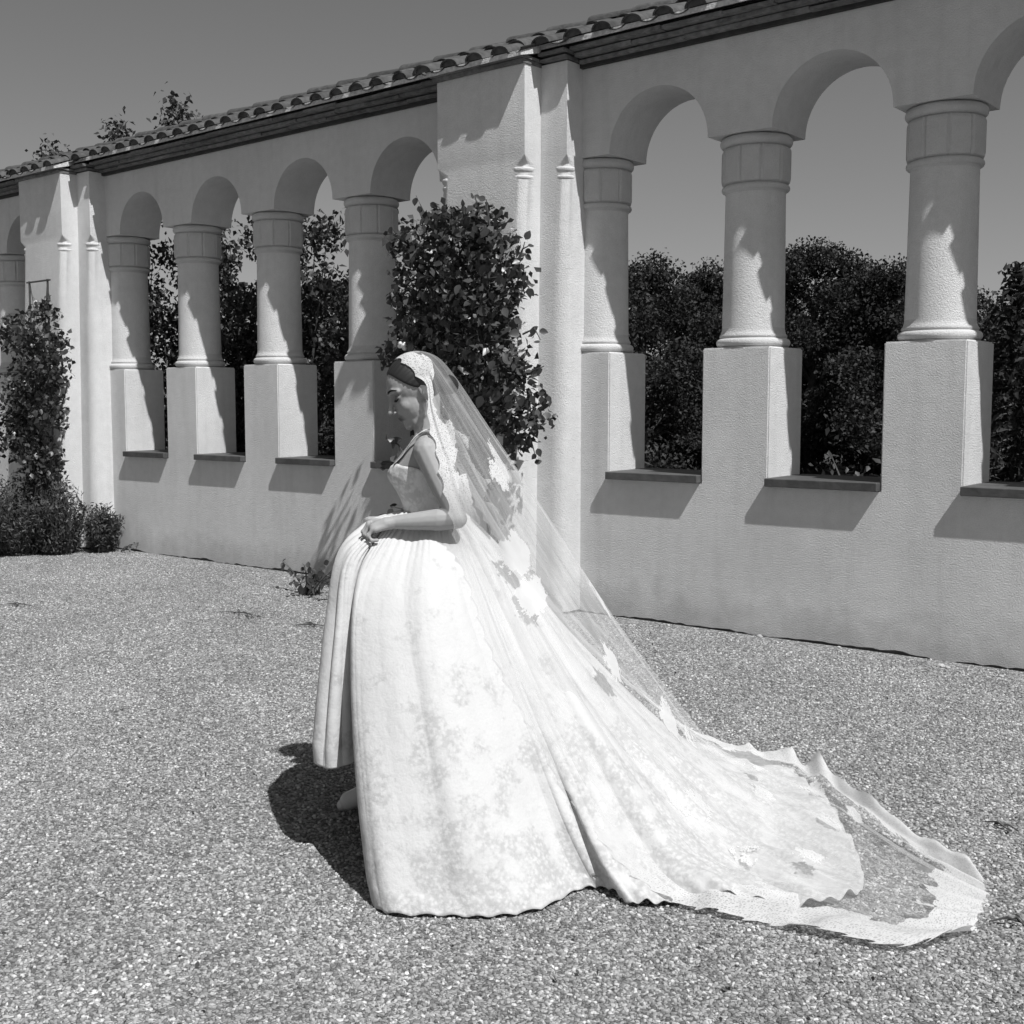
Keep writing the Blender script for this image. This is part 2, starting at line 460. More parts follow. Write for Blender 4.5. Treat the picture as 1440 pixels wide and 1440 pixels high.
def build_pier(dx):
    zs = [0.02, 0.8, 1.6, 2.4, ZSTOP0, ZSTOP1, 3.6, 3.90]
    bm = bmesh.new(); rings = []
    for z in zs: rings.append([bm.verts.new((x, y, z)) for x, y in pier_outline(z)])
    for a, b in zip(rings[:-1], rings[1:]):
        k = len(a)
        for i in range(k): bm.faces.new((a[i], a[(i + 1) % k], b[(i + 1) % k], b[i]))
    bm.faces.new(rings[0][::-1]); bm.faces.new(rings[-1])
    box(bm, -6.12, -5.14, 0.004, TH - 0.004, ZS + 0.002, ZT - 0.002)
    me = bm_mesh(bm, 'pier'); smooth_by_angle(me, 30)
    p = part('pier', me, M['plaster']); p.location = OFF + Vector((dx, 0, 0))
    for (cx, py, sx, rad) in ((B1R, -P1, 1, 0.115), (B2R, -P2, 1, 0.105), (B1L, -P1, -1, 0.115)):
        for zc, out, hh in ((3.168, 0.016, 0.017), (3.112, 0.010, 0.013)):
            bm = bmesh.new(); n = 12; rr = []
            ox = cx - sx * rad; oy = py + rad
            for k in range(n + 1):
                a = math.pi / 2 * (0.06 + 0.88 * k / n); ring = []
                fade = math.sin(math.pi * (k + .6) / (n + 1.2)) ** 0.5
                for m_ in range(8):
                    t = 2 * math.pi * m_ / 8
                    ro = rad - 0.012 + (out * 0.6 + 0.012) * fade * (0.5 + 0.5 * math.cos(t)) + 0.004
                    ring.append(bm.verts.new((ox + sx * ro * math.sin(a), oy - ro * math.cos(a), zc + hh * math.sin(t) + 0.006 * math.cos(t))))
                rr.append(ring)
            for a, b in zip(rr[:-1], rr[1:]):
                for i in range(8): bm.faces.new((a[i], a[(i + 1) % 8], b[(i + 1) % 8], b[i]))
            bm.faces.new(rr[0]); bm.faces.new(rr[-1][::-1])
            me = bm_mesh(bm, 'stop_moulding', True)
            link_mesh('stop_moulding', me, M['plaster'], p)
    return p
for dx in PIERS: build_pier(dx)

# ------------------------------------------------------------------ eaves: dark band, clay courses, barrel tiles
SL = 0.36
def zroof(y): return 4.0 + (y + 0.24) * SL
ROOF = part('roof', None, None) if False else None
bm = bmesh.new(); box(bm, XA, XB, -0.035, TH + 0.035, ZT + 0.001, 3.958)  # evenly dark band between the wall top and the clay courses
part('eaves_band', bm_mesh(bm, 'eaves_band'), M['dark_band'])
# roof bed (mortar and boards under the tiles), with tongues over the piers
def bed(bm, x0, x1, ye, y1=0.235):
    v = []
    for x in (x0, x1):
        for y, dz in ((ye, -0.012), (ye, 0.022), (y1, 0.022), (y1, -0.03)):
            v.append(bm.verts.new((x, y, zroof(y) + dz)))
    for f in ((0, 1, 2, 3), (7, 6, 5, 4), (0, 4, 5, 1), (1, 5, 6, 2), (3, 2, 6, 7), (0, 3, 7, 4)): bm.faces.new([v[i] for i in f])
bm = bmesh.new(); bed(bm, XA, XB, -0.227)
for dx in PIERS:
    bed(bm, B1L + dx - 0.03, B1R + dx + 0.035, -0.447, -0.2285); bed(bm, B2L + dx - 0.02, B2R + dx + 0.03, -0.27, -0.2165) if False else None
for v in bm.verts: v.co.z += 0.0
roof = part('roof', bm_mesh(bm, 'roof'), M['mortar'])
bm = bmesh.new()
v = [bm.verts.new(q) for q in ((XA, 0.236, zroof(.235) + .03), (XB, 0.236, zroof(.235) + .03), (XB, 0.71, zroof(-.24) + .03), (XA, 0.71, zroof(-.24) + .03),
                               (XA, 0.236, zroof(.235) - .03), (XB, 0.236, zroof(.235) - .03), (XB, 0.71, zroof(-.24) - .01), (XA, 0.71, zroof(-.24) - .01))]
for f in ((0, 1, 2, 3), (7, 6, 5, 4), (0, 3, 7, 4), (1, 5, 6, 2), (2, 6, 7, 3), (0, 4, 5, 1)): bm.faces.new([v[i] for i in f])
link_mesh('roof_slope', bm_mesh(bm, 'roof_slope'), M['tile'], roof)
# barrel tile, running up the slope; origin at its lower end on the bed
def barrel(rad0, rad1, length, up=True, th=0.014, n=9):
    bm = bmesh.new(); rr = []
    for s, r_ in ((0, rad0), (0.5, (rad0 + rad1) / 2), (1, rad1)):
        ring = []
        for k in range(n + 1):
            a = math.pi * k / n
            for q in (r_, r_ - th):
                x = q * math.cos(a); z = q * math.sin(a) * (0.64 if up else -0.46)
                ring.append((x, s * length, z, k, q))
        rr.append([bm.verts.new((x, y, z)) for x, y, z, _, _ in ring])
    for a, b in zip(rr[:-1], rr[1:]):
        for k in range(n):
            o0, i0, o1, i1 = 2 * k, 2 * k + 1, 2 * k + 2, 2 * k + 3
            bm.faces.new((a[o0], b[o0], b[o1], a[o1])); bm.faces.new((a[i0], a[i1], b[i1], b[i0]))
    if up:                                               # mortar plug in the open end
        pl = [bm.verts.new((rr[0][2 * k + 1].co.x, 0.012, rr[0][2 * k + 1].co.z)) for k in range(n + 1)]
        bm.faces.new(pl)
    for k in range(n):
        bm.faces.new((rr[0][2 * k], rr[0][2 * k + 2], rr[0][2 * k + 3], rr[0][2 * k + 1]))
        bm.faces.new((rr[-1][2 * k], rr[-1][2 * k + 1], rr[-1][2 * k + 3], rr[-1][2 * k + 2]))
    me = bm_mesh(bm, 'tile'); smooth_by_angle(me, 50); me.materials.append(M['tile']); return me
ME_COV = barrel(0.082, 0.070, 0.36, True); ME_PAN = barrel(0.078, 0.07, 0.36, False)
slope_ang = math.atan(SL)
PIT = 0.24
def pier_eave(x):
    for dx in PIERS:
        if B1L + dx - 0.06 < x < B1R + dx + 0.05: return -0.46
        if B2L + dx - 0.05 < x < B2R + dx + 0.04: return -0.29
    return -0.24
x = XA + 0.1; idx = 0
while x < XB - 0.05:
    for kind, xo, me in (('cover_tile', x, ME_COV), ('pan_tile', x + PIT / 2, ME_PAN)):
        ye = pier_eave(xo) + (-0.010 if kind == 'cover_tile' else 0.0)
        rows = [ye] + ([ye + 0.2] if ye < -0.4 else []) + [min(ye + 0.26, -0.0) if ye > -0.4 else -0.02]
        for ri, y0 in enumerate(rows):
            o = link_mesh(kind, me, None, roof)
            y0 += random.uniform(-0.012, 0.012)
            o.location = (xo + random.uniform(-.006, .006), y0, zroof(y0) + (0.028 if kind == 'cover_tile' else 0.040) + 0.017 * ri)
            o.rotation_euler = (slope_ang + R(random.uniform(-1.0, 1.5)), R(random.uniform(-4, 4)), R(random.uniform(-2.5, 2.5)))
    x += PIT
# ridge tiles
bm = bmesh.new(); n = 9; rr = []
ME_RIDGE = barrel(0.10, 0.085, 0.42, True)
x = XA + .2
while x < XB - .5:
    o = link_mesh('ridge_tile', ME_RIDGE, None, roof); o.location = (x, 0.235, zroof(.235) + 0.07 + random.uniform(-.004, .004)); o.rotation_euler = (R(-2), 0, R(-90)); x += 0.38
bm.free()
# clay courses corbelling out under the tiles, laid in short lengths
def course(x0, x1, yf, z0, z1, yb, seg=0.42):
    x = x0
    while x < x1 - 0.02:
        e = min(x + seg * random.uniform(0.8, 1.2), x1)
        if x1 - e < 0.1: e = x1
        bm = bmesh.new(); j = random.uniform(-0.008, 0.006); jz = random.uniform(-.004, .003)
        box(bm, x + 0.002, e - 0.002, yf + j, yb, z0 + jz, z1 + jz)
        for vv in bm.verts:
            if vv.co.y < yb - .01: vv.co.y += random.uniform(-.005, .005); vv.co.z += random.uniform(-.003, .003)
        part('cornice_tile', bm_mesh(bm, 'cornice_tile'), M['course'])
        x = e
edges = []
spans = []
xp = -14.4
for dx in sorted(PIERS): spans.append((B1L + dx - 0.02, B1R + dx + 0.02, B2L + dx - .01, B2R + dx + 0.02))
free = []; cur = XA + .02
for s in spans:
    free.append((cur, s[2])); cur = s[3]
free.append((cur, XB - .02))
for a, b in free:
    if b - a < .1: continue
    course(a, b, -0.185, 3.962, 3.984, -0.0)
    course(a, b, -0.125, 3.930, 3.9535, -0.036)
    course(a, b, -0.075, 3.899, 3.921, -0.036)
for a, b, c, d in spans:
    course(a, b, -0.42, 3.918, 3.938, -0.20); course(a + .006, b - .010, -0.395, 3.904 - .018, 3.912, -0.18)
    course(c, a - .003, -0.25, 3.945, 3.966, -0.037); course(b + .003, d, -0.25, 3.945, 3.966, -0.037)
    course(b + .003, d - .01, -0.215, 3.912, 3.934, -0.037)

# ------------------------------------------------------------------ plants
LEAF_S = np.array([(0, 0, 0), (0.30, 0.35, 0.06), (0.0, 0.5, -0.02), (-0.30, 0.35, 0.06), (0.0, 1.0, -0.10)], float)   # 4-triangle folded leaf
LEAF_F = np.array([(0, 1, 2), (0, 2, 3), (1, 4, 2), (3, 2, 4)])
def rot_frames(n, up_bias=0.3, droop=0.0):
    """n random leaf frames: columns side, along, normal"""
    a = rng.normal(size=(n, 3)); a[:, 2] += droop; a /= np.linalg.norm(a, axis=1)[:, None]
    nrm = rng.normal(size=(n, 3)); nrm[:, 2] = np.abs(nrm[:, 2]) + up_bias
    nrm -= (nrm * a).sum(1)[:, None] * a; nrm /= np.linalg.norm(nrm, axis=1)[:, None] + 1e-9
    s = np.cross(a, nrm)
    return s, a, nrm
def leaf_mesh(name, pos, size, up_bias=0.3, droop=0.0, mat=None, width=1.0):
    pos = np.asarray(pos, float); n = len(pos)
    s, a, nr = rot_frames(n, up_bias, droop)
    sz = (size * rng.uniform(0.6, 1.25, n))[:, None, None]
    V = pos[:, None, :] + sz * (LEAF_S[None, :, 0:1] * s[:, None, :] * width + (LEAF_S[None, :, 1:2] - .4) * a[:, None, :] + LEAF_S[None, :, 2:3] * nr[:, None, :])
    F = (LEAF_F[None] + (np.arange(n) * 5)[:, None, None]).reshape(-1, 3)
    me = np_mesh(name, V.reshape(-1, 3), F)
    at = me.attributes.new('leafrand', 'FLOAT', 'FACE'); at.data.foreach_set('value', np.repeat(rng.random(n), 4).astype(np.float32))
    if mat: me.materials.append(mat)
    return me
def clump_points(centers, radii, n):
    """points gathered in clumps, denser towards their skins"""
    c = np.asarray(centers, float); r = np.asarray(radii, float)
    wgt = r.prod(1) ** (2 / 3); k = rng.choice(len(c), n, p=wgt / wgt.sum())
    d = rng.normal(size=(n, 3)); d /= np.linalg.norm(d, axis=1)[:, None]
    rad = rng.random(n) ** 0.4 * rng.uniform(.75, 1.28, n)
    return c[k] + d * rad[:, None] * r[k]

def tree(base, top, width, label, mat='tree', nl=9000, leaf=0.16, group='trees beyond the arcade', low=0.05, name='tree'):
    """base (x,y), height top; crown made of clumps on limbs"""
    t = empty(name, (base[0], base[1], -0.008)); tag(t, label, 'tree', group)
    H = top; cs = []; rs = []
    bm = bmesh.new()
    lean = (random.uniform(-.03, .03) * H, random.uniform(-.03, .03) * H)
    tube(bm, [(0, 0, -0.1), (lean[0] * .3, lean[1] * .3, H * .3), (lean[0] * .7, lean[1] * .7, H * .6), (lean[0], lean[1], H * .9)], [H * .028, H * .022, H * .015, H * .004], 8)
    nclump = 40
    for k in range(nclump):
        f = (k + random.random()) / nclump; zc = H * (low + (0.93 - low) * f)
        prof = math.sin(math.pi * min(1, 0.38 + 0.60 * f)) ** 0.40 if f < 0.98 else 0.3
        a = k * 2.4 + random.uniform(-.5, .5); rr = width * prof * random.uniform(0.25, 1.0)
        c = (rr * math.cos(a), rr * math.sin(a), zc); cs.append(c)
        s = width * random.uniform(0.16, 0.36); rs.append((s, s, s * random.uniform(.6, .85)))
        z0 = max(H * .15, zc - rr * .8); tube(bm, [(lean[0] * z0 / H, lean[1] * z0 / H, z0), (c[0] * .5, c[1] * .5, (z0 + zc) / 2 + .05 * H), c], [H * .009, H * .006, H * .002], 5)
    cs.append((lean[0], lean[1], H * 0.90)); rs.append((width * .34, width * .34, H * .07))
    link_mesh('trunk', bm_mesh(bm, 'trunk'), M['bark'], t)
    pts = clump_points(cs, rs, nl)
    link_mesh('crown', leaf_mesh('crown', pts, leaf, 0.4, -0.3, M[mat]), None, t)
    return t
def ground_at(px, wd):
    u = (px - 720) / 1670 * wd; p = W(u, wd, 0); return (p.x, p.y)
def height_at(py, wd): return 1.5 + (572 - py) / 1670 * wd
for px, py, wd, wid, nl, lab in (
        (900, 366, 26, 1.8, 13000, 'broad dark tree beyond the first arch beside the pier'),
        (992, 374, 28, 1.8, 12000, 'round dark tree between the dip and the second column of the near bay'),
        (1138, 340, 26, 2.3, 19000, 'tallest dark round tree beyond the arcade, filling the second arch'),
        (1242, 374, 25, 1.7, 13000, 'dark tree with twin humps next to the tallest tree beyond the arcade'),
        (1330, 395, 22, 1.9, 9000, 'dark tree hidden for the most part behind the widest column'),
        (946, 404, 30, 1.9, 8000, 'lower dark tree in the dip between two taller crowns by the pier'),
        (1070, 385, 30, 2.0, 8000, 'dark tree hidden behind the second free column of the near bay'),
        (1192, 372, 29, 2.2, 10000, 'dark tree joining the tallest crown to the twin-humped one'),
        (1285, 392, 28, 2.0, 8000, 'dark tree rising just left of the widest column'),
        (1390, 432, 28, 2.0, 8000, 'low dark tree beside the pointed conifer'),
        (1505, 400, 22, 2.2, 9000, 'dark leafy tree behind the conifer beyond the arcade'),
        (800, 380, 24, 2.3, 9000, 'dark tree hidden behind the stepped pier'),
        (640, 395, 26, 2.3, 9000, 'dark tree beyond the arch next to the climbing rose'),
        (500, 385, 22, 1.7, 9000, 'dark tree seen past the column beside the climbing rose'),
        ):
    H = height_at(py, wd)
    tree(ground_at(px, wd), H, wid, lab, 'tree', int(nl * 2.2), 0.09)
# conifer: whorls of drooping boughs
def conifer(base, H, wid, label):
    t = empty('conifer', (base[0], base[1], -0.008)); tag(t, label, 'tree')
    bm = bmesh.new(); tube(bm, [(0, 0, -.1), (0, 0, H * .5), (0, 0, H)], [H * .02, H * .012, .01], 7)
    pts = []
    for k in range(26):
        f = k / 25; z = H * (0.1 + 0.88 * f); L = wid * (1 - f) ** 0.9 + 0.12
        for j in range(6):
            a = k * 1.1 + j * math.pi / 3 + random.uniform(-.2, .2); l_ = L * random.uniform(.65, 1.1)
            e = (l_ * math.cos(a), l_ * math.sin(a), z - l_ * .22 + .1)
            tube(bm, [(0, 0, z), e], [.02, .006], 4)
            for q in np.linspace(.15, 1, max(5, int(l_ * 22))):
                pts.append((e[0] * q + random.gauss(0, .05), e[1] * q + random.gauss(0, .05), z + (e[2] - z) * q + random.gauss(0, .04)))
    link_mesh('trunk', bm_mesh(bm, 'trunk'), M['bark'], t)
    link_mesh('crown', leaf_mesh('crown', np.repeat(np.array(pts), 2, 0) + rng.normal(0, .03, (len(pts) * 2, 3)), 0.15, .3, -.4, M['tree'], .7), None, t)
conifer(ground_at(1424, 17), height_at(383, 17), 1.0, 'dark pointed conifer beyond the arcade beside the widest column')
# hedge closing the view under the crowns
def hedge(x0, x1, y, h, label, nl, leaf, name='hedge', mat='tree', depth=.7):
    t = empty(name, ((x0 + x1) / 2, y, -0.008)); tag(t, label, 'hedge')
    n = int((x1 - x0) / .7); cs = []; rs = []
    bm = bmesh.new()
    for k in range(n):
        x = (x0 - x1) / 2 + (x1 - x0) * (k + .5) / n
        for zf in (.25, .6, .85):
            cs.append((x + random.uniform(-.2, .2), random.uniform(-.3, .3), h * zf)); rs.append((.6, depth, h * .25))
        tube(bm, [(x, 0, -.05), (x + random.uniform(-.2, .2), 0, h * .7)], [.03, .012], 5)
    link_mesh('stems', bm_mesh(bm, 'stems'), M['bark'], t)
    link_mesh('foliage', leaf_mesh('foliage', clump_points(cs, rs, nl), leaf, .4, -.2, M[mat]), None, t)
hedge(-36, 8, 20.0, 2.7, 'long dark hedge under the trees beyond the arcade', 46000, 0.12, depth=1.0)

# tall leafy shrubs close behind the far bay: their sprays show through the arches and over the coping
def tall_shrub(x, y, h, label, nl, sprays):
    t = empty('tall_shrub', (x, y, -0.008)); tag(t, label, 'shrub', 'shrubs behind the far bay')
    bm = bmesh.new(); cs = []; rs = []
    for k in range(9):
        a = k * 2.4; r = random.uniform(.05, .5); zt = h * random.uniform(.6, .97)
        tip = (r * math.cos(a) * 1.3, r * math.sin(a), zt)
        tube(bm, [(r * .2 * math.cos(a), r * .2 * math.sin(a), -.05), (r * .6 * math.cos(a), r * .6 * math.sin(a), zt * .5), tip], [.022, .015, .004], 5)
        for q in (.25, .4, .55, .7, .85, 1.0):
            cs.append((tip[0] * q + random.uniform(-.2, .2), tip[1] * q + random.uniform(-.15, .15), zt * q)); rs.append((.26, .24, .22))
    pts = clump_points(cs, rs, nl)
    for dx, zt in sprays:
        p0 = np.array((dx * .6, 0, h * .8)); p1 = np.array((dx, -.1, zt))
        tube(bm, [p0, p1], [.01, .003], 4)
        for q in np.linspace(.35, 1, 48):
            pts = np.vstack([pts, p0 + (p1 - p0) * q + rng.normal(0, (.05 * (1.15 - q) + .085), (12, 3))])
    link_mesh('stems', bm_mesh(bm, 'stems'), M['bark'], t)
    link_mesh('foliage', leaf_mesh('foliage', pts, 0.075, .3, -.5, M['shrub']), None, t)
for x, y, h, lab, sp in (
        (-14.6, 1.5, 3.9, 'leafy shrub behind the far pier, one round spray above the coping', [(-.1, 4.85), (0, 4.75), (.15, 4.65)]),
        (-13.4, 1.6, 3.9, 'leafy shrub behind the far pier with an upright spray over the tiles', [(.05, 5.0), (.15, 4.8), (.4, 4.7)]),
        (-12.1, 1.6, 4.0, 'leafy shrub behind the far pier with the highest spray over the tiles', [(-.05, 5.05), (.05, 4.9), (.3, 4.75)]),
        (-11.0, 1.4, 3.5, 'leafy shrub behind the first arch of the far bay', []),
        (-9.9, 1.3, 3.55, 'leafy shrub reaching up into the second arch of the far bay', [(.1, 3.75)]),
        (-8.8, 1.4, 3.0, 'leafy shrub behind the third arch of the far bay with one loose sprig', [(.25, 3.45)]),
        (-7.6, 1.5, 2.6, 'lower leafy shrub behind the last free column of the far bay', []),
        (-6.5, 1.6, 2.4, 'lower leafy shrub behind the arch beside the climbing rose', [])):
    tall_shrub(x, y, h, lab, 9500, sp)
tall_shrub(-3.9, 2.6, 1.25, 'small pale-leaved bush low beyond the first near opening', 700, [])

# trellis and climbing rose on the pier
def trellis(x, y, zt, wdt, label):
    t = empty('trellis', (x, y, 0)); tag(t, label, 'trellis', 'iron rose trellises')
    for s in (-1, 1):
        bm = bmesh.new(); tube(bm, [(s * wdt / 2, 0, -.02), (s * wdt / 2, 0, zt)], .011, 6); link_mesh('upright', bm_mesh(bm, 'upright'), M['iron'], t)
        bm = bmesh.new(); tube(bm, [(s * wdt / 2, 0, zt), (s * wdt * .22, 0.02, zt - .45)], .006, 5); link_mesh('brace', bm_mesh(bm, 'brace'), M['iron'], t)
    for z in (zt - .012, zt - .6, zt - 1.3, zt - 2.0):
        bm = bmesh.new(); tube(bm, [(-wdt / 2 - .05, 0, z), (wdt / 2 + .05, 0, z)], .010, 6); link_mesh('rail', bm_mesh(bm, 'rail'), M['iron'], t)
trellis(-5.72, -0.53, 2.915, 0.34, 'thin iron trellis rising out of the climbing rose on the pier')
trellis(-11.66, -0.53, 2.80, 0.36, 'thin iron trellis on the far pier above the smaller climber')

def rose_leaf_mesh():
    """oval toothed leaf, cupped along its midrib"""
    vs = [(0, 0, 0)]; n = 6
    L = []; Rr = []
    for k in range(1, n):
        t = k / n; hw = 0.36 * math.sin(math.pi * t ** 0.8) ** 0.9; z = -0.16 * t * t
        L.append((-hw, t, z + 0.10 * hw)); Rr.append((hw, t, z + 0.10 * hw))
    mid = [(0, k / n, -0.16 * (k / n) ** 2 - 0.03) for k in range(1, n)]
    vs += L + Rr + mid + [(0, 1, -0.18)]
    m = n - 1; f = []
    li = lambda k: 1 + k; ri = lambda k: 1 + m + k; mi = lambda k: 1 + 2 * m + k; tip = 1 + 3 * m
    f += [(0, mi(0), li(0)), (0, ri(0), mi(0))]
    for k in range(m - 1):
        f += [(li(k), mi(k), mi(k + 1), li(k + 1)), (mi(k), ri(k), ri(k + 1), mi(k + 1))]
    f += [(li(m - 1), mi(m - 1), tip), (mi(m - 1), ri(m - 1), tip)]
    return vs, f
_v, _f = rose_leaf_mesh()
ME_ROSE = mesh_from('leaf', [(0.078 * a, 0.078 * b, 0.078 * c) for a, b, c in _v], _f, True); ME_ROSE.materials.append(M['rose'])
at = ME_ROSE.attributes.new('leafrand', 'FLOAT', 'FACE'); at.data.foreach_set('value', [0.0] * len(ME_ROSE.polygons))
def put_leaf(parent, p, scale, out=(0.4, -0.8, 0.35)):
    o = bpy.data.objects.new('leaf', ME_ROSE); COL.objects.link(o); o.parent = parent
    nrm = (Vector(out) + Vector((random.gauss(0, .45), random.gauss(0, .45), random.gauss(0, .45)))).normalized()
    al = Vector((random.gauss(0, .7), random.gauss(0, .5), -0.5 + random.gauss(0, .5)))
    al = (al - nrm * al.dot(nrm)).normalized(); s = al.cross(nrm)
    m = Matrix((s, al, nrm)).transposed().to_4x4(); m = Matrix.Translation(p) @ m @ Matrix.Scale(scale, 4)
    o.matrix_local = m
    return o
def climber(base, name, label, clumps, n_inner, n_obj, canes, blooms=0):
    """clumps: list of (center, radii) in world space"""
    t = empty(name, base); tag(t, label, 'climber', 'climbers trained on the piers'); B = Vector(base)
    bm = bmesh.new()
    for c in canes: tube(bm, [Vector(q) - B for q in c], [0.013] + [0.008] * (len(c) - 2) + [0.003], 5)
    link_mesh('cane', bm_mesh(bm, 'cane'), M['stem'], t)
    cs = np.array([c for c, r in clumps]) - np.array(base); rs = np.array([r for c, r in clumps])
    link_mesh('foliage', leaf_mesh('foliage', clump_points(cs, rs, n_inner), 0.066, .4, -.5, M['rose'], 1.15), None, t)
    t.children[-1]['kind'] = 'stuff'
    # outer leaves one by one: on the sides of the clumps that face out from the wall
    k = 0; wgt = rs.prod(1) ** .66; wgt /= wgt.sum()
    while k < n_obj:
        i = rng.choice(len(cs), p=wgt); d = rng.normal(size=3); d /= np.linalg.norm(d)
        if d[1] > 0.35: continue
        p = cs[i] + d * rs[i] * random.uniform(.80, 1.03)
        put_leaf(t, Vector(p), random.uniform(.65, 1.25), (d[0] * .6 + .2, d[1] - .35, d[2] * .5 + .45)); k += 1
    return t, B
def spray(t, B, pts, n, sc=.8):
    bm = bmesh.new(); tube(bm, [Vector(p) - B for p in pts], [.007] * (len(pts) - 1) + [.003], 4); link_mesh('spray', bm_mesh(bm, 'spray'), M['stem'], t)
    P = catmull([tuple(Vector(p) - B) for p in pts], n)
    for q in P[1:]:
        put_leaf(t, Vector(q) + Vector((random.uniform(-.03, .03), random.uniform(-.03, .01), random.uniform(-.02, .02))), sc * random.uniform(.7, 1.1))
def PX(px, py, y):  # photograph pixel on an upright plane y = const in front of the wall
    d = _F + Rv * ((px - 720) / 1670) - _U * ((py - 720) / 1670); t = (y - CAMP.y) / d.y
    return CAMP + d * t
cl = []
for px, py, r, y in ((600, 350, .26, -.62), (650, 335, .22, -.62), (690, 350, .22, -.6), (715, 395, .18, -.6), (585, 400, .22, -.64), (640, 400, .28, -.66), (690, 430, .24, -.66),
                     (590, 460, .24, -.62), (645, 470, .30, -.66), (700, 490, .22, -.66), (725, 520, .13, -.68), (600, 530, .24, -.6), (655, 550, .26, -.64), (710, 560, .22, -.68), (745, 560, .10, -.7),
                     (670, 610, .22, -.62), (725, 610, .16, -.68), (755, 590, .08, -.7), (620, 610, .22, -.56), (690, 650, .16, -.62), (560, 500, .14, -.5), (570, 345, .12, -.55), (625, 310, .12, -.6), (680, 315, .14, -.6)):
    p = PX(px, py, y); cl.append((tuple(p), (r, .20, r * .95)))
base = (-5.85, -0.72, 0.0)
canes = [[base, tuple(PX(610, 690, -.6)), tuple(PX(600, 560, -.6)), tuple(PX(590, 400, -.6)), tuple(PX(600, 300, -.6))],
         [base, tuple(PX(655, 690, -.62)), tuple(PX(680, 560, -.62)), tuple(PX(690, 420, -.62)), tuple(PX(690, 300, -.6))],
         [base, tuple(PX(640, 700, -.66)), tuple(PX(720, 640, -.66)), tuple(PX(735, 560, -.68))]]
t, B = climber(base, 'climbing_rose', 'big dark-leaved climbing rose covering the stepped pier behind the bride', cl, 5200, 230, canes)
for pts, n in (([(600, 330), (597, 300), (585, 275)], 5), ([(690, 330), (686, 300), (684, 280)], 5), ([(655, 320), (652, 298), (652, 288)], 4), ([(715, 395), (730, 370), (738, 340)], 5), ([(715, 395), (735, 350), (745, 345)], 3),
               ([(570, 345), (556, 330), (548, 322)], 4), ([(575, 420), (556, 410), (549, 425)], 5), ([(630, 320), (618, 292), (610, 285)], 5), ([(670, 320), (672, 292), (668, 276)], 5), ([(735, 470), (752, 462), (760, 478)], 5),
               ([(700, 520), (740, 525), (765, 515)], 5), ([(710, 580), (750, 590), (770, 560)], 6), ([(715, 610), (750, 630), (755, 650)], 6)):
    spray(t, B, [tuple(PX(a, b, -.66)) for a, b in pts], n)
# low shoots of the same rose, showing on both sides of the bride
for pts, n in (([(600, 680), (570, 640), (535, 655)], 12), ([(600, 690), (560, 625), (545, 620)], 8), ([(600, 720), (565, 715), (550, 712)], 5)):
    spray(t, B, [tuple(PX(a, b, -.7)) for a, b in pts], n, 1.0)
for px, py in ((594, 322), (566, 487)):
    bm = bmesh.new()
    for k in range(9):
        bmesh.ops.create_uvsphere(bm, u_segments=6, v_segments=4, radius=.022, matrix=Matrix.Translation((random.gauss(0, .014), random.gauss(0, .01), random.gauss(0, .012))) @ Matrix.Diagonal((1, .6, .8, 1)))
    o = link_mesh('blossom', bm_mesh(bm, 'blossom', True), M['petal'], t); o.location = PX(px, py, -.72) - B
# smaller climber on the far pier
cl = []
for px, py, r in ((60, 440, .12), (40, 490, .22), (75, 480, .14), (20, 470, .18), (55, 530, .24), (30, 560, .28), (70, 580, .2), (40, 620, .26), (65, 650, .2), (15, 610, .24), (50, 680, .22), (75, 520, .16)):
    p = PX(px, py, -.62); cl.append((tuple(p), (r * 1.2, .18, r * 1.2)))
base = (-11.9, -0.72, 0)
t, B = climber(base, 'climbing_rose', 'smaller dark climber on the far pier above the low bushes', cl, 3600, 60,
               [[base, tuple(PX(45, 640, -.62)), tuple(PX(50, 540, -.62)), tuple(PX(60, 430, -.62))]])
for pts in ([(60, 440), (66, 420), (72, 415)], [(80, 500), (92, 495), (97, 490)], [(75, 600), (90, 560), (95, 540)]):
    spray(t, B, [tuple(PX(a, b, -.64)) for a, b in pts], 5)
# low bushes at the foot of the far pier
def low_bush(c, r, h, label, nl, ns):
    t = empty('low_bush', (c[0], c[1], 0)); tag(t, label, 'bush', 'low bushes at the foot of the far pier')
    bm = bmesh.new(); pts = []
    for k in range(ns):
        a = random.uniform(0, 6.28); q = math.sqrt(random.random()); x, y = r * q * math.cos(a), r * q * math.sin(a)
        hh = h * (1 - .45 * q * q) * random.uniform(.6, 1.1)
        tip = (x * 1.25 + random.gauss(0, .04), y * 1.25 + random.gauss(0, .04), hh)
        tube(bm, [(x * .6, y * .6, -.01), tip], [.004, .0015], 3)
        for f in np.linspace(.1, 1, nl // ns): pts.append((x * .6 + (tip[0] - x * .6) * f + random.gauss(0, .025), y * .6 + (tip[1] - y * .6) * f + random.gauss(0, .025), max(.012, hh * f)))
    link_mesh('stems', bm_mesh(bm, 'stems'), M['stem'], t)
    link_mesh('foliage', leaf_mesh('foliage', pts, 0.055, .2, .5, M['lavender'], .55), None, t)
for c, r, h, lab in (((-11.28, -0.62), .26, .80, 'low twiggy bush at the right end of the bed, tall stems against the bright shaft'),
                     ((-11.62, -0.86), .40, .72, 'dense low bush under the smaller climber on the far pier'),
                     ((-11.85, -1.15), .45, .60, 'low bush at the outer edge of the planted bed'),
                     ((-11.08, -0.24), .13, .50, 'small wispy bush tucked against the foot of the far pier'),
                     ((-12.15, -0.75), .45, .80, 'low bush between the climber and the planted bed edge'),
                     ((-12.6, -1.2), .5, .75, 'low bush under the outermost arch')):
    low_bush(c, r, h, lab, 4200, 130)
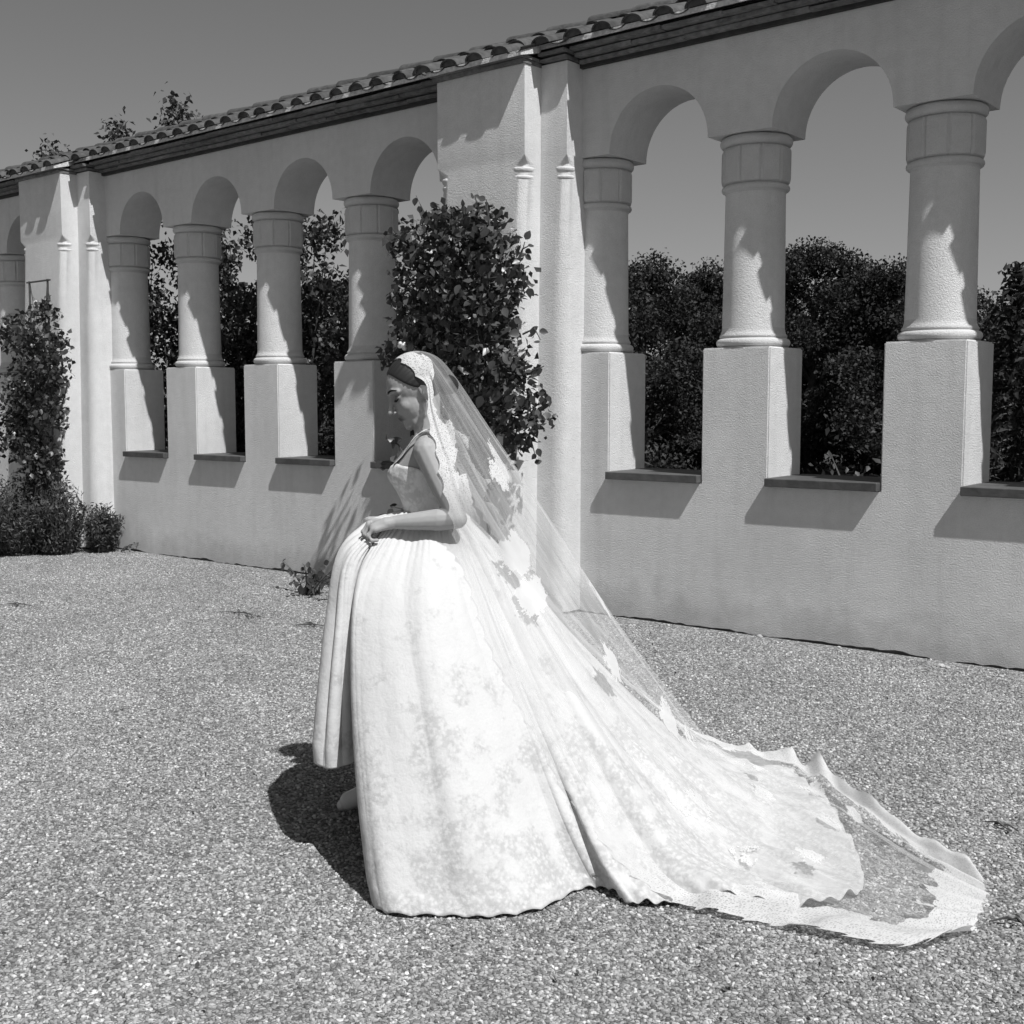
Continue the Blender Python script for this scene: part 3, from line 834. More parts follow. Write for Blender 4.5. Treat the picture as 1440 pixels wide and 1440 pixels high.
# weed at the corner by the far pier and the low rose shoot by the bride
def weed(c, n, h, label, sc=.7):
    t = empty('small_plant', (c[0], c[1], 0)); tag(t, label, 'plant')
    for k in range(n):
        a = random.uniform(0, 6.28); d = random.uniform(.1, 1)
        tip = Vector((math.cos(a) * h * d * 1.4, math.sin(a) * h * d * .6, h * random.uniform(.15, .6)))
        bm = bmesh.new(); tube(bm, [(0, 0, -.005), tip * .6 + Vector((0, 0, .03)), tip], [.005, .004, .0015], 4); link_mesh('stem', bm_mesh(bm, 'stem'), M['stem'], t)
        for f in (.35, .5, .65, .8, .9, 1.0):
            put_leaf(t, tip * f + Vector((random.uniform(-.04, .04), random.uniform(-.03, .03), random.uniform(0, .03))), sc * random.uniform(.6, 1.1), (0, -.5, .7))
p = uwz(432, 836, z=0.0); q = W(*p)
weed((q.x, q.y), 14, .40, 'low dark rose shoots on the gravel beside the gown', .9)
p = uwz(176, 775, z=0.0); q = W(*p)
weed((q.x, q.y - .06), 4, .3, 'small weed at the corner where the far pier meets the wall', .5)
# twigs and stones lying on the gravel
def twig(px, py, L, label, n=3):
    c = W(*uwz(px, py, z=0.0)); t = empty('twig', (c.x, c.y, 0)); tag(t, label, 'twig')
    a0 = random.uniform(-.5, .5)
    bm = bmesh.new()
    for k in range(n):
        a = a0 + random.uniform(-.6, .6); s = Vector((random.uniform(-.3, .3) * L, random.uniform(-.1, .1) * L, .012))
        d = Vector((math.cos(a), math.sin(a), 0)) * L * random.uniform(.4, 1) * .5
        tube(bm, [s - d, s + Vector((0, .01, .012)), s + d], [.002, .0045, .002], 5)
    link_mesh('stick', bm_mesh(bm, 'stick'), M['bark'], t)
    for k in range(2): 
        o = put_leaf(t, Vector((random.uniform(-.3, .3) * L, random.uniform(-.05, .05), .015)), .35, (0, 0, 1))
twig(25, 853, .3, 'thin dark twig on the gravel in front of the low bushes', 3)
twig(345, 866, .45, 'broken dark twig on the gravel before the arcade wall', 4)
twig(430, 880, .3, 'dark twig lying beside the low rose shoots', 3)
twig(1405, 1168, .16, 'short dark twig on the gravel beyond the end of the veil', 2)
twig(1418, 1302, .12, 'tiny twig on the gravel right by the tip of the veil', 2)
def stone(px, py, r, label):
    c = W(*uwz(px, py, z=0.0)); bm = bmesh.new(); bmesh.ops.create_icosphere(bm, subdivisions=2, radius=r)
    for v in bm.verts: v.co *= random.uniform(.82, 1.12); v.co.z = max(v.co.z * .6, -r * .3)
    o = link_mesh('stone', bm_mesh(bm, 'stone'), simple('stone_grey', .42, .9, .1, .2, 40), None, (c.x, c.y, r * .2)); tag(o, label, 'stone', 'loose stones along the wall foot')
for px, py, r in ((1068, 896, .022), (1180, 911, .014), (1323, 938, .026), (1333, 940, .017), (1408, 952, .016), (940, 880, .013), (290, 786, .03), (320, 789, .02)):
    stone(px, py, r, 'pale loose stone at the foot of the arcade wall')

# crumbs of dry leaf and bark scattered over the yard
n_ = 420; pts = []
for k in range(n_):
    wd = 2.6 + 8.5 * random.random() ** 1.3; u = random.uniform(-.5, .5) * wd * 1.05
    p = W(u, wd, .012)
    if p.y < -.05: pts.append(tuple(p))
o = link_mesh('leaf_litter', leaf_mesh('leaf_litter', pts, 0.020, 3.0, 0.0, M['bark']), None); tag(o, 'crumbs of dry leaf scattered over the gravel', 'leaf litter', kind='stuff')

# ------------------------------------------------------------------ bride: one body mesh; hair, bodice, skirt and veil are its parts
B0 = W(-0.28, 4.2, 0.0)
PERSON = empty('person', B0)
tag(PERSON, 'bride in white lace gown and long veil, head bowed, gathering her skirt', 'person')
def L(u, wd, z): return W(u, wd, z) - B0           # bride-frame point to coordinates local to the person
def LP(px, py, wd): return L(*uwz(px, py, wd))
def ellipsoid(bm, c, rad, frame=None, seg=20, ring=12):
    m = Matrix.Translation(c) @ (frame.to_4x4() if frame else Matrix.Identity(4)) @ Matrix.Diagonal((rad[0], rad[1], rad[2], 1))
    bmesh.ops.create_uvsphere(bm, u_segments=seg, v_segments=ring, radius=1, matrix=m)
def capsule(bm, pts, rad, n=12):
    pts = [Vector(p) for p in pts]; tube(bm, pts, rad, n)
    for p, r_ in zip(pts, rad): ellipsoid(bm, p, (r_, r_, r_), None, n, 8)
BF = Matrix((Rv, Fv, Vector((0, 0, 1)))).transposed()      # columns: u, depth, up
RINGS = [(.84, -.255, .118, .165), (.92, -.258, .122, .170), (.98, -.262, .116, .165), (1.06, -.273, .100, .138), (1.12, -.283, .092, .118), (1.16, -.289, .093, .118),
         (1.21, -.298, .103, .126), (1.26, -.306, .112, .134), (1.30, -.304, .108, .142), (1.335, -.296, .094, .150), (1.365, -.290, .076, .145), (1.39, -.290, .055, .095), (1.42, -.297, .045, .05)]
def torso_pt(z, th, off=0.0):
    zs = [r[0] for r in RINGS]
    cu, ru, rw = (np.interp(z, zs, [r[k] for r in RINGS]) for k in (1, 2, 3))
    cu_, s = math.cos(th), math.sin(th)               # th = 0 faces front (-u); th = pi/2 faces the camera (-depth)
    p = 0.85
    u = cu - (ru + off) * math.copysign(abs(cu_) ** p, cu_); wd = 4.2 - (rw + off) * math.copysign(abs(s) ** p, s)
    bust = math.exp(-((z - 1.262) / .048) ** 2) * (math.exp(-((th - .50) / .42) ** 2) + math.exp(-((th + .50) / .42) ** 2)) * .022
    return L(u - bust * .95, wd, z)
def loft(bm, rows, close=True, cap=True):
    rr = [[bm.verts.new(p) for p in row] for row in rows]; k = len(rr[0])
    for a, b in zip(rr[:-1], rr[1:]):
        for i in range(k if close else k - 1): bm.faces.new((a[i], a[(i + 1) % k], b[(i + 1) % k], b[i]))
    if cap: bm.faces.new(rr[0][::-1]); bm.faces.new(rr[-1])
    return rr
NT = 40
def ang(i): 
    a = 2 * math.pi * i / NT
    return a if a <= math.pi else a - 2 * math.pi
bm = bmesh.new()
loft(bm, [[torso_pt(z, ang(i)) for i in range(NT)] for z in np.linspace(.84, 1.42, 30)])
# head frame: face forward, left, up
hy, hp = R(20), R(27)
hd = (-Rv * math.cos(hy) - Fv * math.sin(hy))
hf = hd * math.cos(hp) - Vector((0, 0, 1)) * math.sin(hp); hu = hd * math.sin(hp) + Vector((0, 0, 1)) * math.cos(hp); hl = hu.cross(hf)
HC = L(-0.345, 4.2, 1.558)
HM = Matrix((hf, hl, hu)).transposed()
def H(x, y, z): return HC + HM @ Vector((x, y, z))
ellipsoid(bm, H(-.014, 0, .028), (.100, .076, .090), HM, 28, 18)
ellipsoid(bm, H(.028, 0, -.03), (.062, .060, .084), HM, 24, 16)
ellipsoid(bm, H(.034, 0, -.080), (.051, .044, .034), HM)
ellipsoid(bm, H(.066, 0, -.082), (.020, .026, .024), HM)
ellipsoid(bm, H(.068, 0, -.102), (.020, .024, .017), HM)
for s in (-1, 1):
    ellipsoid(bm, H(.049, s * .035, -.030), (.030, .022, .028), HM)
    capsule(bm, [H(.083, s * .010, .030), H(.078, s * .030, .034), H(.064, s * .048, .028)], [.0095, .010, .009], 8)
    ellipsoid(bm, H(.069, s * .031, .007), (.0135, .0155, .0115), HM, 14, 10)
    ellipsoid(bm, H(.101, s * .0095, -.0365), (.009, .0075, .0065), HM, 10, 8)
    capsule(bm, [H(.002, s * .053, -.050), H(.020, s * .048, -.082), H(.052, s * .028, -.100)], [.014, .015, .014], 8)
    ellipsoid(bm, H(-.012, s * .076, -.008), (.017, .007, .029), HM)
capsule(bm, [H(.084, 0, .026), H(.093, 0, .004), H(.105, 0, -.020), H(.113, 0, -.031)], [.0075, .0075, .0088, .0098], 8)
capsule(bm, [H(.080, -.020, -.066), H(.0915, -.008, -.0605), H(.0925, 0, -.062), H(.0915, .008, -.0605), H(.080, .020, -.066)], [.003, .0058, .0058, .0058, .003], 8)
capsule(bm, [H(.080, -.017, -.069), H(.0895, 0, -.0735), H(.080, .017, -.069)], [.003, .0068, .003], 8)
capsule(bm, [L(-.285, 4.2, 1.37), L(-.300, 4.2, 1.43), H(-.03, 0, -.05)], [.056, .047, .046], 14)
# shoulders and arms
nS, nE, nW = L(-.292, 4.045, 1.352), L(-.185, 3.985, 1.125), L(-.395, 3.985, 1.112)
capsule(bm, [L(-.290, 4.13, 1.372), nS], [.045, .046], 12)
capsule(bm, [nS, nS.lerp(nE, .4), nE], [.046, .043, .034], 12)
capsule(bm, [nE, nE.lerp(nW, .3), nE.lerp(nW, .75), nW], [.035, .038, .029, .023], 12)
fS, fE, fW = L(-.292, 4.355, 1.352), L(-.235, 4.42, 1.125), L(-.445, 4.35, 1.09)
capsule(bm, [L(-.290, 4.27, 1.372), fS], [.045, .046], 12)
capsule(bm, [fS, fS.lerp(fE, .4), fE], [.046, .043, .034], 12)
capsule(bm, [fE, fE.lerp(fW, .3), fW], [.035, .037, .023], 12)
def hand(wr, side):
    """knuckle row across the depth, fingers curled down round the gathered cloth; side +1: little finger towards the camera"""
    o = lambda du, dw, dz: wr + Rv * du + Fv * dw * side + Vector((0, 0, dz))
    capsule(bm, [o(.004, 0, 0), o(-.030, -.008, -.004), o(-.070, -.018, -.016)], [.022, .023, .017], 10)
    capsule(bm, [o(-.020, .012, -.006), o(-.078, .030, -.002)], [.018, .014], 10)
    capsule(bm, [o(-.030, -.016, -.010), o(-.062, -.030, -.022)], [.015, .012], 10)
    kn = [(-.086, .032, -.001, 1.0), (-.090, .013, -.004, 1.08), (-.084, -.008, -.012, 1.0), (-.072, -.029, -.022, .82)]   # index to little
    for (du, dw, dz, k) in kn:
        a = (du, dw, dz); b = (du - .018 * k, dw - .004, dz - .026 * k); c = (du - .002 * k, dw - .006, dz - .045 * k); d = (du + .020 * k, dw - .006, dz - .042 * k)
        capsule(bm, [o(*a), o(*b), o(*c), o(*d)], [.0100, .0088, .0080, .0068], 8)
    capsule(bm, [o(-.018, .020, -.012), o(-.044, .034, -.028), o(-.066, .028, -.038), o(-.078, .016, -.042)], [.013, .0115, .0095, .0078], 8)
hand(nW, 1); hand(fW, -1)
# legs and shoes
for hip, kn, ank, toe in ((L(-.25, 4.12, .88), L(-.31, 4.12, .50), L(-.27, 4.14, .11), L(-.42, 4.13, .035)), (L(-.26, 4.29, .88), L(-.42, 4.30, .52), L(-.47, 4.30, .13), L(-.615, 4.29, .04))):
    capsule(bm, [hip, hip.lerp(kn, .5), kn, kn.lerp(ank, .35), ank], [.085, .072, .052, .050, .030], 12)
me = bm_mesh(bm, 'body')
body = link_mesh('body', me, None, PERSON)
rm = body.modifiers.new('r', 'REMESH'); rm.mode = 'VOXEL'; rm.voxel_size = 0.0036; rm.use_smooth_shade = True
sm_ = body.modifiers.new('s', 'SMOOTH'); sm_.factor = 0.5; sm_.iterations = 3
dg = bpy.context.evaluated_depsgraph_get(); ev = body.evaluated_get(dg)
me2 = bpy.data.meshes.new_from_object(ev); body.modifiers.clear(); body.data = me2; me2.name = 'body'
me2.polygons.foreach_set('use_smooth', [True] * len(me2.polygons))
# eye sockets pressed in, lips tinted
co = np.empty(len(me2.vertices) * 3, np.float32); me2.vertices.foreach_get('co', co); co = co.reshape(-1, 3)
HMi = np.array(HM.inverted()); loc = (co - np.array(HC)) @ HMi.T
tint = np.zeros(len(co), np.float32)
face = loc[:, 0] > .03
for s in (-1, 1):
    d = np.sqrt(((loc[:, 1] - s * .031) / .016) ** 2 + ((loc[:, 2] - .0185) / .006) ** 2)
    loc[:, 0] -= np.where(face, .006 * np.exp(-d ** 2), 0)
    d2 = np.sqrt(((loc[:, 1] - s * .014) / .006) ** 2 + ((loc[:, 2] - .012) / .012) ** 2)
    loc[:, 0] -= np.where(face, .005 * np.exp(-d2 ** 2), 0)
    lid = np.exp(-(((loc[:, 1] - s * .031) / .017) ** 2 + ((loc[:, 2] - .008) / .010) ** 2))
    tint = np.maximum(tint, np.where(face, .55 * lid, 0))
lip = np.exp(-((np.abs(loc[:, 1]) / .019) ** 4)) * np.exp(-((loc[:, 2] + .0670) / .0095) ** 4)
tint = np.maximum(tint, np.where(loc[:, 0] > .072, .8 * lip, 0))
co = loc @ HMi + np.array(HC)
me2.vertices.foreach_set('co', co.astype(np.float32).ravel())
at = me2.attributes.new('makeup', 'FLOAT', 'POINT'); at.data.foreach_set('value', tint)
me2.update()
def skin_mat():
    m, n, l, b = mat_base('skin')
    a = n.new('ShaderNodeAttribute'); a.attribute_name = 'makeup'
    c = ramp(n, l, a.outputs['Fac'], [(0.0, 0.31), (0.8, 0.07)])
    c = mul(n, l, c, ramp(n, l, noise(n, l, geo_pos(n), 60, 3), [(0.3, .94), (.7, 1.0)]))
    l.new(c, b.inputs['Base Color']); b.inputs['Roughness'].default_value = 0.55; b.inputs['Specular IOR Level'].default_value = 0.28
    b.inputs['Subsurface Weight'].default_value = 0.12; b.inputs['Subsurface Radius'].default_value = (.01, .01, .01); b.inputs['Subsurface Scale'].default_value = 0.4
    l.new(bump(n, l, noise(n, l, geo_pos(n), 500, 2), .15, .001), b.inputs['Normal'])
    return m
me2.materials.clear(); me2.materials.append(skin_mat())
M['hair'] = simple('hair', 0.020, 0.55, 0.35); M['lash'] = simple('lash', 0.012, 0.6, 0.2); M['shoe'] = simple('satin_shoe', 0.62, 0.4, 0.4)
for s in (1,):
    bm = bmesh.new(); tube(bm, [H(.0925, s * .012, .031), H(.0905, s * .024, .0375), H(.0830, s * .040, .0405), H(.0690, s * .054, .034)], [.0022, .0036, .0036, .0014], 6)
    link_mesh('eyebrow', bm_mesh(bm, 'eyebrow', True), M['lash'], PERSON)
    bm = bmesh.new(); tube(bm, [H(.0800, s * .017, .003), H(.0855, s * .026, -.0015), H(.0845, s * .037, -.0015), H(.0745, s * .050, .005)], [.0014, .0032, .0036, .0016], 6)
    link_mesh('eyelash', bm_mesh(bm, 'eyelash', True), M['lash'], PERSON)
# hair: combed back from a side parting into a low knot
bm = bmesh.new(); rows = []
n_a, n_b = 120, 70
for j in range(n_b + 1):
    ph = math.pi * j / n_b; row = []
    for i in range(n_a):
        a = 2 * math.pi * i / n_a
        x, y, z = math.sin(ph) * math.cos(a), math.sin(ph) * math.sin(a), math.cos(ph)
        st = 1 + 0.010 * math.sin(34 * math.atan2(z + .3, y) + 5 * x) + .006 * math.sin(61 * math.atan2(z + .3, y) + 2)
        row.append((x, y, z, st))
    rows.append(row)
vs = []
for row in rows:
    for x, y, z, st in row:
        P = Vector((-.018 + .107 * x, .0825 * y, .031 + .0925 * z))
        ky = min(1, abs(P.y) / .078) ** 2.0
        ln = P.z - ((1 - ky) * (0.070 + 0.50 * (P.x - 0.020)) + ky * (0.006 + 0.75 * P.x))   # above the hairline when positive
        if P.x < -.035: ln = max(ln, (-.035 - P.x) * 2 + .004 if P.z > -.055 else ln)
        k = min(1, max(0, (ln + .004) / .012)); k = k * k * (3 - 2 * k)
        c = Vector((-.014, 0, .028)); P = c + (P - c) * (.90 + .10 * k) * (1 + (st - 1) * k)
        vs.append(P)
fcs = [(j * n_a + i, j * n_a + (i + 1) % n_a, (j + 1) * n_a + (i + 1) % n_a, (j + 1) * n_a + i) for j in range(n_b) for i in range(n_a)]
me = mesh_from('hair', [H(*v) for v in vs], fcs, True)
hair = link_mesh('hair', me, M['hair'], PERSON)
bm = bmesh.new(); ellipsoid(bm, H(-.115, 0, -.035), (.040, .050, .042), HM)
for v in bm.verts: v.co += (v.co - H(-.115, 0, -.035)).normalized() * .004 * math.sin(60 * v.co.z + 40 * v.co.x)
link_mesh('hair_knot', bm_mesh(bm, 'hair_knot', True), M['hair'], PERSON)

# ---- white stuffs
def cloth_mat(name, base=0.80, lace=0.12, scale=26.0, trans=0.25, hi=.16):
    m, n, l, b = mat_base(name)
    tc = n.new('ShaderNodeTexCoord').outputs['Object']
    v = n.new('ShaderNodeTexVoronoi'); v.feature = 'SMOOTH_F1'; v.inputs['Scale'].default_value = scale; l.new(tc, v.inputs['Vector'])
    nz = noise(n, l, tc, scale * 1.7, 5, .65)
    sz = n.new('ShaderNodeSeparateXYZ'); l.new(tc, sz.inputs[0])
    low = ramp(n, l, sz.outputs[2], [(.05, .0), (.75, hi)])
    bigm = ramp(n, l, math_n(n, l, 'SUBTRACT', noise(n, l, tc, 8.5, 5, .65), low), [(.40, 0.0), (.50, 1.0)])
    pat = math_n(n, l, 'MULTIPLY', ramp(n, l, math_n(n, l, 'ADD', math_n(n, l, 'MULTIPLY', v.outputs['Distance'], .6), math_n(n, l, 'MULTIPLY', nz, .7)), [(.45, 0.0), (.68, 1.0)]), bigm)
    c = ramp(n, l, pat, [(0.0, base), (1.0, base * (1 - lace))])
    fine = ramp(n, l, noise(n, l, tc, 240, 2), [(.3, .95), (.7, 1.0)])
    c = mul(n, l, c, fine)
    l.new(c, b.inputs['Base Color']); b.inputs['Roughness'].default_value = 0.75; b.inputs['Specular IOR Level'].default_value = 0.15
    b.inputs['Sheen Weight'].default_value = 0.15
    l.new(bump(n, l, nz, .25, .006, bump(n, l, noise(n, l, tc, 9, 4), .30, .03)), b.inputs['Normal'])
    tr = n.new('ShaderNodeBsdfTranslucent'); l.new(c, tr.inputs[0])
    mx = n.new('ShaderNodeMixShader'); mx.inputs[0].default_value = trans
    l.new(b.outputs[0], mx.inputs[1]); l.new(tr.outputs[0], mx.inputs[2]); l.new(mx.outputs[0], n['Material Output'].inputs[0])
    return m
M['gown'] = cloth_mat('gown_lace', .60, .22, 70, .12)
M['bodice'] = cloth_mat('bodice_lace', .74, .26, 62, .08, 0.0)
# bodice: follows the torso, sweetheart top, two straps
bm = bmesh.new(); rows = []
for j in range(23):
    f = j / 22; row = []
    for i in range(NT):
        th = ang(i); a = abs(th)
        ztop = 1.303 - .045 * max(0, math.cos(th)) ** 6 + .014 * math.exp(-((a - .55) / .28) ** 2) - .035 * min(1, max(0, (a - .9) / 1.2)) + .003 * math.sin(i * 5)
        row.append(torso_pt(1.075 + (ztop - 1.075) * f, th, .0065 if f > .02 else .004))
    rows.append(row)
loft(bm, rows, True, False)
bod = link_mesh('bodice', bm_mesh(bm, 'bodice', True), M['bodice'], PERSON)
sd = bod.modifiers.new('t', 'SOLIDIFY'); sd.thickness = .004; sd.offset = -1
for s in (1, -1):
    pts = [torso_pt(1.300, s * .62, .004), torso_pt(1.335, s * .72, .004), L(-.335, 4.2 - s * .125, 1.392), L(-.285, 4.2 - s * .125, 1.421), L(-.235, 4.2 - s * .12, 1.395), torso_pt(1.30, s * 2.5, .004)]
    C = catmull([tuple(p) for p in pts], 26); bm = bmesh.new(); rows = []
    for k, p in enumerate(C):
        p = Vector(p); side = Fv * .011
        rows.append([p - side, p + side, p + side + Vector((0, 0, .004)), p - side + Vector((0, 0, .004))])
    loft(bm, rows)
    link_mesh('strap', bm_mesh(bm, 'strap', True), M['bodice'], PERSON)

# ---- skirt and train: profiles from waist to hem, in (u, depth, height)
K = [
 [(-.392, 4.20, 1.13), (-.51, 4.13, 1.085), (-.585, 4.05, .99), (-.612, 3.97, .78), (-.632, 3.92, .55), (-.652, 3.89, .325)],
 [(-.380, 4.14, 1.13), (-.492, 3.995, 1.058), (-.56, 3.93, .97), (-.578, 3.87, .76), (-.592, 3.83, .54), (-.604, 3.81, .315)],
 [(-.372, 4.12, 1.13), (-.475, 3.985, 1.045), (-.525, 3.92, .93), (-.535, 3.88, .73), (-.54, 3.85, .52), (-.54, 3.83, .32)],
 [(-.366, 4.11, 1.13), (-.455, 4.00, 1.04), (-.49, 3.98, .90), (-.50, 3.97, .68), (-.49, 3.96, .48), (-.475, 3.95, .31)],
 [(-.362, 4.11, 1.13), (-.445, 3.985, 1.045), (-.50, 3.90, .90), (-.50, 3.80, .64), (-.47, 3.66, .32), (-.43, 3.55, .01)],
 [(-.352, 4.10, 1.13), (-.425, 3.985, 1.05), (-.490, 3.87, .88), (-.480, 3.72, .60), (-.430, 3.54, .28), (-.369, 3.40, .0)],
 [(-.322, 4.086, 1.13), (-.345, 4.00, 1.055), (-.37, 3.82, .86), (-.33, 3.64, .57), (-.27, 3.48, .25), (-.21, 3.375, .0)],
 [(-.292, 4.084, 1.13), (-.285, 3.99, 1.055), (-.27, 3.80, .85), (-.205, 3.63, .56), (-.13, 3.47, .25), (-.065, 3.368, .0)],
 [(-.262, 4.085, 1.13), (-.235, 4.00, 1.045), (-.18, 3.84, .83), (-.09, 3.69, .53), (.00, 3.55, .23), (.085, 3.425, .0)],
 [(-.238, 4.09, 1.13), (-.20, 4.01, 1.04), (-.12, 3.87, .80), (.00, 3.74, .50), (.12, 3.64, .20), (.212, 3.566, .0)],
 [(-.222, 4.10, 1.13), (-.165, 4.025, 1.03), (-.06, 3.90, .78), (.065, 3.77, .48), (.20, 3.635, .18), (.30, 3.555, .008)],
 [(-.207, 4.115, 1.13), (-.135, 4.05, 1.02), (-.01, 3.94, .76), (.12, 3.78, .46), (.27, 3.58, .15), (.375, 3.45, .0)],
 [(-.196, 4.13, 1.13), (-.105, 4.08, 1.00), (.05, 3.98, .74), (.23, 3.82, .42), (.44, 3.62, .10), (.58, 3.46, .008)],
 [(-.188, 4.15, 1.13), (-.08, 4.11, 1.00), (.12, 4.03, .71), (.36, 3.90, .37), (.64, 3.68, .07), (.86, 3.42, .012)],
 [(-.184, 4.18, 1.13), (-.06, 4.16, .99), (.18, 4.14, .67), (.50, 4.05, .31), (.83, 3.88, .045), (1.09, 3.57, .014)],
 [(-.184, 4.215, 1.13), (-.05, 4.24, .98), (.21, 4.30, .64), (.56, 4.30, .28), (.90, 4.22, .045), (1.15, 4.02, .014)],
 [(-.188, 4.245, 1.13), (-.055, 4.31, .98), (.20, 4.45, .63), (.54, 4.55, .28), (.88, 4.58, .050), (1.16, 4.50, .018)],
 [(-.196, 4.27, 1.13), (-.075, 4.37, .98), (.14, 4.56, .64), (.44, 4.78, .29), (.76, 4.94, .060), (1.02, 4.96, .02)],
 [(-.225, 4.295, 1.13), (-.15, 4.43, 1.00), (.02, 4.68, .67), (.22, 4.92, .33), (.42, 5.08, .08), (.56, 5.12, .01)],
 [(-.275, 4.316, 1.13), (-.25, 4.46, 1.02), (-.16, 4.72, .70), (-.06, 4.92, .36), (.02, 5.04, .10), (.06, 5.08, .0)],
 [(-.335, 4.30, 1.13), (-.39, 4.44, 1.03), (-.40, 4.62, .76), (-.40, 4.75, .46), (-.38, 4.83, .18), (-.36, 4.86, .06)],
 [(-.378, 4.26, 1.13), (-.49, 4.30, 1.07), (-.57, 4.30, .95), (-.61, 4.28, .72), (-.63, 4.26, .50), (-.66, 4.24, .30)],
]
NK = len(K); NA, NV = 720, 110
prof = [catmull(k, NV) for k in K]                       # NK x NV x 3
prof = np.array(prof)
idx = np.linspace(0, NK, NA, endpoint=False)
G = np.zeros((NA, NV, 3))
for j, x in enumerate(idx):
    i = int(x); t = x - i
    a, b, c, d = (prof[(i + q) % NK] for q in (-1, 0, 1, 2))
    G[j] = 0.5 * (2 * b + (c - a) * t + (2 * a - 5 * b + 4 * c - d) * t * t + (3 * b - a - 3 * c + d) * t ** 3)
tt = np.linspace(0, 1, NV)[None, :]; xx = idx[:, None]
# folds: soft ridges running from the waist to the hem, wandering a little
def fold(x, t, seed):
    r = np.random.default_rng(seed); out = 0
    for f, a in ((2, 1.0), (3, .8), (5, .55), (9, .28)):
        ph = r.uniform(0, 6.28); wob = r.uniform(-1.5, 1.5); k = round(f * NK / 7)
        arg = 2 * np.pi * k * x / NK + ph + wob * t * 1.5
        out = out + a * (.35 * np.sin(arg) + .9 * (np.abs(np.sin(arg / 2)) ** .8 - .6))
    return out
train = np.clip((xx - 10) / 2, 0, 1) * np.clip((19 - xx) / 2, 0, 1)
front = np.exp(-((xx - 0 + NK * (xx > NK / 2) * -1) / 2.0) ** 2)
amp = (.004 + .020 * tt ** .8 * np.clip((1.03 - tt) * 12, .35, 1)) * (1 + .9 * train) * (1 - .6 * np.clip((xx - 4.2) / .8, 0, 1) * np.clip((10 - xx) / 1.5, 0, 1))
du = np.gradient(np.concatenate([G[-2:], G, G[:2]]), axis=0)[2:-2]; dv = np.gradient(G, axis=1)
nrm = np.cross(du, dv); nrm /= np.linalg.norm(nrm, axis=2, keepdims=True) + 1e-9
if (nrm[NA // 3, NV // 2] * np.array([0, -1, 0])).sum() < 0: nrm = -nrm
G = G + nrm * (amp * fold(xx, tt, 11))[..., None]
# crumpled gathers under the gripping hand, and ripples where the train lies on the ground
cr = np.sin(xx * 21 + 9 * tt) * np.exp(-((tt - .16) / .14) ** 2) * np.exp(-((xx - 1.5) / 4.0) ** 2) * .006
G = G + nrm * cr[..., None]
lay = np.clip((.12 - G[..., 2]) / .12, 0, 1) * train
G[..., 2] += lay * (.014 + .016 * np.sin(xx * 9 + 5 * tt) * np.sin(tt * 31 + xx * 3.3) + .010 * np.sin(xx * 23 - 17 * tt)) 
# hem: uneven scallops, near part lifting off the stones here and there
sc = np.abs(np.sin(xx * math.pi * 2.0)) * .010 * (tt > .955) * (1 - train) * (xx > 3.8)
G[..., 2] += sc
G[:, -1, 2] += .004
G[..., 2] = np.maximum(G[..., 2], .007)
Pw = np.array(L(0, 0, 0))[None, None] + G[..., 0:1] * np.array(Rv) + G[..., 1:2] * np.array(Fv) + G[..., 2:3] * np.array((0, 0, 1))
ii = np.arange(NA); jj = np.arange(NV - 1)
A = (ii[:, None] * NV + jj[None]).ravel(); Bq = (((ii + 1) % NA)[:, None] * NV + jj[None]).ravel()
F = np.stack([A, Bq, Bq + 1, A + 1], 1)
me = np_mesh('skirt', Pw.reshape(-1, 3), F, True); me.materials.append(M['gown'])
skirt = link_mesh('skirt', me, None, PERSON)
sd = skirt.modifiers.new('t', 'SOLIDIFY'); sd.thickness = .0035; sd.offset = -1
# shoes
for ank, toe in ((L(-.27, 4.14, .11), L(-.43, 4.13, .03)), (L(-.47, 4.30, .13), L(-.630, 4.29, .03))):
    bm = bmesh.new(); dirv = (toe - ank)
    capsule(bm, [ank + Vector((0, 0, -.035)), ank.lerp(toe, .45) + Vector((0, 0, -.012)), toe.lerp(ank, .15), toe], [.034, .036, .034, .020], 10)
    tube(bm, [ank + Vector((0, 0, -.05)) + Rv * .012, Vector((ank.x, ank.y, .002)) + Rv * .012], [.016, .008], 8)
    link_mesh('shoe', bm_mesh(bm, 'shoe', True), M['shoe'], PERSON)

# ---- veil: near edge, spine and far edge curves, draped sheet between them
def E_(px, py, wd=None, z=None): return uwz(px, py, wd, z)
NE = [E_(556, 507, 4.20), E_(578, 524, 4.125), E_(600, 548, 4.095), E_(601, 590, 4.055), E_(611, 645, 4.00), E_(628, 715, 3.93), E_(652, 800, 3.93), E_(694, 905, 3.80), E_(752, 1040, 3.72), E_(836, 1180, 3.59), E_(930, 1262, z=.035), E_(1100, 1298, z=.030), E_(1270, 1334, z=.022), E_(1366, 1314, z=.02)]
SP = [E_(556, 507, 4.20), E_(580, 497, 4.20), E_(606, 497, 4.21), E_(634, 520, 4.25), E_(688, 598, 4.32), E_(748, 686, 4.40), E_(815, 790, 4.48), E_(872, 880, 4.52), E_(935, 970, 4.52), E_(1000, 1060, 4.45), E_(1085, 1120, z=.085), E_(1180, 1175, z=.055), E_(1290, 1235, z=.045), E_(1392, 1272, z=.02)]
FE = [E_(556, 507, 4.20), E_(578, 522, 4.28), E_(600, 545, 4.305), E_(606, 590, 4.34), E_(630, 640, 4.42), E_(672, 720, 4.58), E_(730, 810, 4.75), E_(805, 895, 4.92), E_(890, 970, 5.02), E_(975, 1030, 5.08), E_(1050, 1056, z=.05), E_(1142, 1080, z=.045), E_(1250, 1158, z=.04), E_(1384, 1244, z=.02)]
NTV, NSV = 260, 120
cn, cs_, cf = (catmull(q, NTV) for q in (NE, SP, FE))
